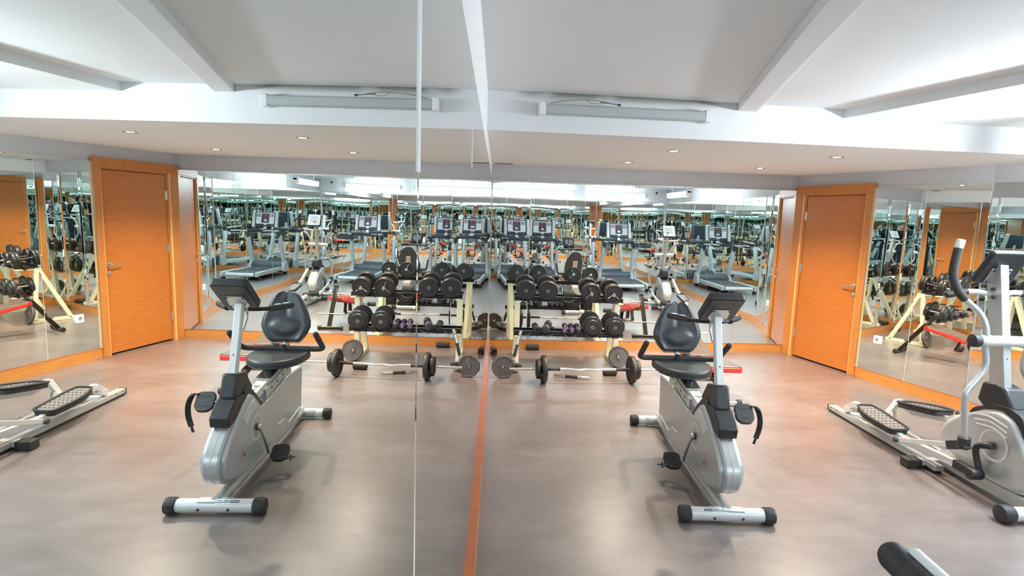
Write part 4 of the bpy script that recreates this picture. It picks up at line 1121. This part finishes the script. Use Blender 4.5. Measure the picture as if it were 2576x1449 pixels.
# ------------------------------------------------------------------ treadmills (local: x across, y from motor hood to the tail, faces the rear wall)
def treadmill(label, loc):
    t = thing('treadmill', label, 'treadmill', loc, 0, 'treadmills along the rear wall')
    Xw = .40
    for s in (-1, 1):
        r_ = MB().box((s*(Xw-.035), 1.02, .14), (.08, 1.50, .085)).build('side_rail', M['silverbl'], t, bevel=.008)
        MB().box((s*(Xw-.035), 1.79, .135), (.085, .06, .10)).build('end_cap', M['silver'], r_, bevel=.012)
        MB().box((s*(Xw-.02), 1.70, .03), (.06, .08, .06)).build('foot', M['rubber'], r_, bevel=.008)
        MB().box((s*(Xw-.02), .20, .03), (.06, .08, .06)).build('foot', M['rubber'], r_, bevel=.008)
        # upright
        up = MB().bar((s*Xw, .22, .16), (s*(Xw-.02), .52, .96), .07, .125).build('upright', M['silverbl'], t, bevel=.010)
        MB().bar((s*(Xw-.02), .50, .90), (s*(Xw-.03), .57, 1.07), .07, .12).build('upright_sleeve', M['navy'], up, bevel=.02)
        MB().prism(round2([(.08, .06), (.42, .06), (.36, .26), (.24, .34), (.14, .30)], .05), lambda u, v, w: (w, u, v), s*(Xw+.005)-.04, s*(Xw+.005)+.04).build('side_cover', M['greypanel'], up, bevel=.01)
    MB().box((0, 1.02, .145), (.64, 1.52, .03)).build('deck', M['black'], t)
    MB().prism(round2([(.30, .165), (1.74, .165), (1.78, .14), (1.74, .09), (.30, .09)], .02), lambda u, v, w: (w, u, v), -.27, .27).build('belt', M['belt'], t)
    MB().cyl((-.30, 1.765, .125), (.30, 1.765, .125), .042, seg=24).build('rear_roller', M['greypanel'], t)
    MB().prism(round2([(.02, .05), (.44, .05), (.44, .18), (.34, .27), (.20, .32), (.06, .26)], .06), lambda u, v, w: (w, u, v), -.375, .375).build('motor_hood', M['navy'], t, bevel=.01)
    # dash with cup trays
    ds = smooth2([(-.40, .54), (-.30, .44), (0, .40), (.30, .44), (.40, .54), (.30, .60), (0, .63), (-.30, .60)], 4)
    da = MB().prism(ds, lambda u, v, w: (u, v, 1.075+w+.12*(v-.5)), -.05, .02).build('dashboard', M['navy'], t, bevel=.018, seg=3)
    for s in (-1, 1):
        MB().ring([(.035, 0), (.045, 0), (.045, .02), (.035, .02)], Matrix.Translation((s*.24, .53, 1.082)), 24).build('cup_tray', M['navy'], da)
    MB().box((0, .615, 1.10), (.07, .012, .05)).build('sticker', M['white'], da)
    for s in (-1, 1):
        hr = MB().tube(fillet([(s*.37, .54, 1.06), (s*.365, .75, 1.065), (s*.338, 1.40, 1.075)], .1), .021, 16).build('handrail', M['silverlt'], t, smooth=50)
        g = MB().tube([(s*.357-s*.0, 1.0, 1.0655), (s*.338, 1.405, 1.0725)], .0265, 18).ell((s*.338, 1.405, 1.0725), (.0265,)*3).build('grip', M['rubber'], hr, smooth=50)
        MB().tube([(s*.357+.016, 1.0, 1.085), (s*.338+.016, 1.38, 1.092)], .0135, 12).ell((s*.338+.016, 1.38, 1.092), (.0135,)*3).build('sensor_strip', M['white'], hr, smooth=50)
    # neck and console
    MB().bar((0, .46, .98), (0, .40, 1.34), .07, .05).build('neck', M['silverbl'], t, bevel=.006)
    c0 = Vector((0, .46, 1.16)); c1 = Vector((0, .36, 1.53)); cd_ = (c1-c0).normalized(); n_ = Vector((0, cd_.z, -cd_.y))   # towards the user
    fc = lambda u, v, w: c0+cd_*v+Vector((u, 0, 0))+n_*w
    Lh = (c1-c0).length
    con = MB().prism(round2([(-.25, .0), (.25, .0), (.25, Lh), (-.25, Lh)], .03), fc, -.045, .0).build('console', M['navy'], t, bevel=.012)
    for s in (-1, 1): MB().prism(round2([(s*.275-.035, -.01), (s*.275+.035, -.01), (s*.268+.03, Lh+.005), (s*.268-.03, Lh+.005)], .012), fc, -.05, .018).build('side_bar', M['silverlt'], con, bevel=.008)
    MB().prism(round2([(-.215, .075), (.215, .075), (.215, Lh-.03), (-.215, Lh-.03)], .015), fc, 0, .006).build('panel', M['panel'], con, bevel=.002)
    MB().prism([(-.09, .10), (.09, .10), (.09, Lh-.05), (-.09, Lh-.05)], fc, .006, .009).build('screen_bezel', M['key'], con, smooth=0)
    MB().prism([(-.05, Lh-.095), (.05, Lh-.095), (.05, Lh-.07), (-.05, Lh-.07)], fc, .009, .011).prism([(-.05, Lh-.165), (.02, Lh-.165), (.02, Lh-.145), (-.05, Lh-.145)], fc, .009, .011).build('red_display', M['led'], con, smooth=0)
    mb = MB()
    for s in (-1, 1):
        for i in range(4):
            for j in range(3): mb.prism([(s*.155-.05+.026*i, Lh-.13+.026*j), (s*.155-.032+.026*i, Lh-.13+.026*j), (s*.155-.032+.026*i, Lh-.112+.026*j), (s*.155-.05+.026*i, Lh-.112+.026*j)], fc, .006, .009)
    for i in range(5): mb.prism([(-.075+.032*i, .112), (-.055+.032*i, .112), (-.055+.032*i, .128), (-.075+.032*i, .128)], fc, .009, .012)
    mb.build('keys', M['key'], con, smooth=0)
    MB().cyl(fc(0, .035, 0), fc(0, .035, .012), .014, seg=16).build('stop_button', M['led'], con)
    return t
treadmill('grey treadmill beside the left mirror, its handrail reaching into the foreground', (1.135, -.50, 0))
treadmill('grey treadmill near the right wall, behind the elliptical trainer', (3.11, -.50, 0))
# ------------------------------------------------------------------ the photographer behind the camera, seen only in reflections
def skin_chain(name, verts, edges, m, parent=None, root=0, sub=2):
    me = bpy.data.meshes.new(name); me.from_pydata([v[:3] for v in verts], edges, [])
    o = bpy.data.objects.new(name, me); COL.objects.link(o)
    if parent is not None: o.parent = parent
    md = o.modifiers.new('skin', 'SKIN')
    me.skin_vertices.new(name='') if not me.skin_vertices else None
    for i, v in enumerate(verts):
        sv = me.skin_vertices[0].data[i]; sv.radius = (v[3], v[4] if len(v) > 4 else v[3]); sv.use_root = (i == root)
    md.use_smooth_shade = True
    sm = o.modifiers.new('sub', 'SUBSURF'); sm.levels = 1; sm.render_levels = sub
    me.materials.append(m); return o
HX, HY = .36, -.30
pe = thing('person', 'dark-haired person in black sweater and jeans holding up a phone, seen in mirrors', 'person', (HX, HY, 0))
body = [(0, 0, .95, .135, .10), (0, .0, 1.12, .125, .095), (0, -.005, 1.30, .145, .105), (0, -.01, 1.42, .12, .085), (0, .005, 1.50, .055, .055), (0, .015, 1.56, .052, .052),
        (-.17, -.01, 1.42, .058), (-.235, .12, 1.27, .045), (-.275, .24, 1.50, .034), (-.285, .262, 1.56, .026),
        (.17, -.01, 1.42, .058), (.20, .13, 1.28, .045), (-.04, .25, 1.50, .034), (-.11, .275, 1.56, .026),
        (-.10, 0, .90, .095), (-.115, .02, .50, .066), (-.12, -.01, .11, .045), (.10, 0, .90, .095), (.115, .02, .50, .066), (.12, -.01, .11, .045),
        (-.125, .11, .05, .036), (.125, .11, .05, .036)]
ed = [(0, 1), (1, 2), (2, 3), (3, 4), (4, 5), (3, 6), (6, 7), (7, 8), (8, 9), (3, 10), (10, 11), (11, 12), (12, 13), (0, 14), (14, 15), (15, 16), (0, 17), (17, 18), (18, 19), (16, 20), (19, 21)]
skin_chain('body', body, ed, M['cloth'], pe)
# head
def headv():
    mb = MB(); mb.ell((0, .02, 1.655), (.076, .096, .115), None, 28, 20)
    out = []
    for (x, y, z) in mb.v:
        dz = (z-1.655)/.115
        if y > .06 and -.25 < dz < .25: y += .0
        if dz < -.3: x *= 1-.28*(-dz-.3); y = .02+(y-.02)*(1-.10*(-dz-.3))
        if y > .05 and abs(x) < .016 and -.32 < dz < .12: y += .018*(1-abs(x)/.016)*(.6-dz)   # nose
        if y > .05 and abs(abs(x)-.03) < .014 and .02 < dz < .22: y -= .006                      # eye sockets
        out.append((x, y, z))
    mb.v = out; return mb
hd = headv(); hd.tube([(0, .012, 1.50), (0, .015, 1.58)], .05, 16)
ho = hd.build('head', M['skin'], pe, smooth=80)
mb = MB()
for s in (-1, 1): mb.ell((s*.028, .103, 1.675), (.011, .006, .006))
mb.build('eyes', M['ink'], ho)
MB().ell((0, .108, 1.598), (.022, .006, .006)).build('mouth', mat('lips', (.35, .12, .10), .5), ho)
mb = MB()
for s in (-1, 1): mb.ell((s*.078, .01, 1.65), (.010, .020, .032))
mb.build('ears', M['skin'], ho)
hr = MB().ell((0, -.005, 1.695), (.086, .100, .098), None, 28, 18)
hr.v = [(x, min(y, .085 if z > 1.70 else .0+max(0, (z-1.66))*1.2), z if z > 1.60 else 1.60) for x, y, z in hr.v]
hr.build('hair', M['hair'], ho, smooth=80)
# legs' clothing and shoes
skin_chain('jeans', [(0, 0, .97, .14, .105), (-.10, 0, .90, .10), (-.115, .02, .50, .072), (-.12, -.01, .10, .055), (.10, 0, .90, .10), (.115, .02, .50, .072), (.12, -.01, .10, .055)], [(0, 1), (1, 2), (2, 3), (0, 4), (4, 5), (5, 6)], M['jeans'], pe)
for s in (-1, 1):
    MB().prism(round2([(-.048, -.08), (.048, -.08), (.052, .10), (.03, .19), (-.03, .19), (-.052, .10)], .03), lambda u, v, w: (s*.122+u, v, w*(1-.45*max(0, v)/.19)), 0, .09).build('shoe', M['shoe'], pe, bevel=.012, seg=3)
# hands: palm, four bent fingers and a thumb each
def hand(c, ax, up, s):
    c = Vector(c); ax = Vector(ax).normalized(); up = Vector(up).normalized(); sd = ax.cross(up)
    V = [(*(c-ax*.05), .022), (*c, .030, .016), (*(c+ax*.045), .034, .014)]; Ed = [(0, 1), (1, 2)]
    for k, ln in enumerate((.070, .078, .072, .056)):
        b_ = c+ax*.055+sd*(.030-.020*k)
        i = len(V)
        V += [(*b_, .0095), (*(b_+ax*ln*.45+up*.012), .009), (*(b_+ax*ln*.7+up*.032), .0082), (*(b_+ax*ln*.78+up*.052), .0072)]
        Ed += [(2, i), (i, i+1), (i+1, i+2), (i+2, i+3)]
    i = len(V)
    V += [(*(c-ax*.01+sd*.032), .012), (*(c+ax*.02+sd*.052+up*.02), .0105), (*(c+ax*.045+sd*.05+up*.045), .009)]
    Ed += [(1, i), (i, i+1), (i+1, i+2)]
    skin_chain('hand', V, Ed, M['skin'], pe, 0, 1)
hand((-.29, .268, 1.60), (0, .10, 1), (.2, .5, 0), 1)
hand((-.145, .285, 1.60), (-.6, .1, .6), (0, .3, .2), -1)
ph = thing('phone', 'dark mobile phone held up by the photographer', 'phone', (.085, -.012, 1.652))
MB().prism(round2([(-.075, -.037), (.075, -.037), (.075, .037), (-.075, .037)], .010), lambda u, v, w: (u, w, v), -.008, 0).build('case', M['black'], ph, bevel=.0015)
MB().prism(round2([(-.070, -.033), (.070, -.033), (.070, .033), (-.070, .033)], .006), lambda u, v, w: (u, w, v), -.0086, -.0078).build('screen', M['key'], ph, smooth=0)

# ------------------------------------------------------------------ world, camera, colour
w = bpy.data.worlds.new('room air'); scene.world = w; w.use_nodes = True
w.node_tree.nodes['Background'].inputs['Color'].default_value = (.8, .9, 1, 1)
w.node_tree.nodes['Background'].inputs['Strength'].default_value = .0
cam = bpy.data.cameras.new('camera'); co = bpy.data.objects.new('camera', cam); COL.objects.link(co)
cam.sensor_width = 36; cam.sensor_fit = 'HORIZONTAL'; cam.lens = 1415.7088/2576*36; cam.clip_start = .01
yaw, pit, rol = R(1.64379426), R(-7.45503463), R(1.84539121)
f = Vector((math.sin(yaw)*math.cos(pit), math.cos(yaw)*math.cos(pit), math.sin(pit)))
r = Vector((math.cos(yaw), -math.sin(yaw), 0)); u = r.cross(f)
c_, s_ = math.cos(rol), math.sin(rol)
rx = r*c_+u*s_; ux = u*c_-r*s_
Mc = Matrix((rx, ux, -f)).transposed().to_4x4(); Mc.translation = Vector((.0754220871*1.0655, 0, 1.55*1.0655))
co.matrix_world = Mc
scene.camera = co
vs_ = scene.view_settings
vs_.view_transform = 'Standard'; vs_.look = 'None'; vs_.gamma = 1; vs_.use_curve_mapping = False; vs_.exposure = 0.4
cy = scene.cycles
cy.max_bounces = 20; cy.glossy_bounces = 19; cy.diffuse_bounces = 4; cy.transmission_bounces = 2
cy.sample_clamp_indirect = 6; cy.caustics_reflective = True; cy.blur_glossy = .5
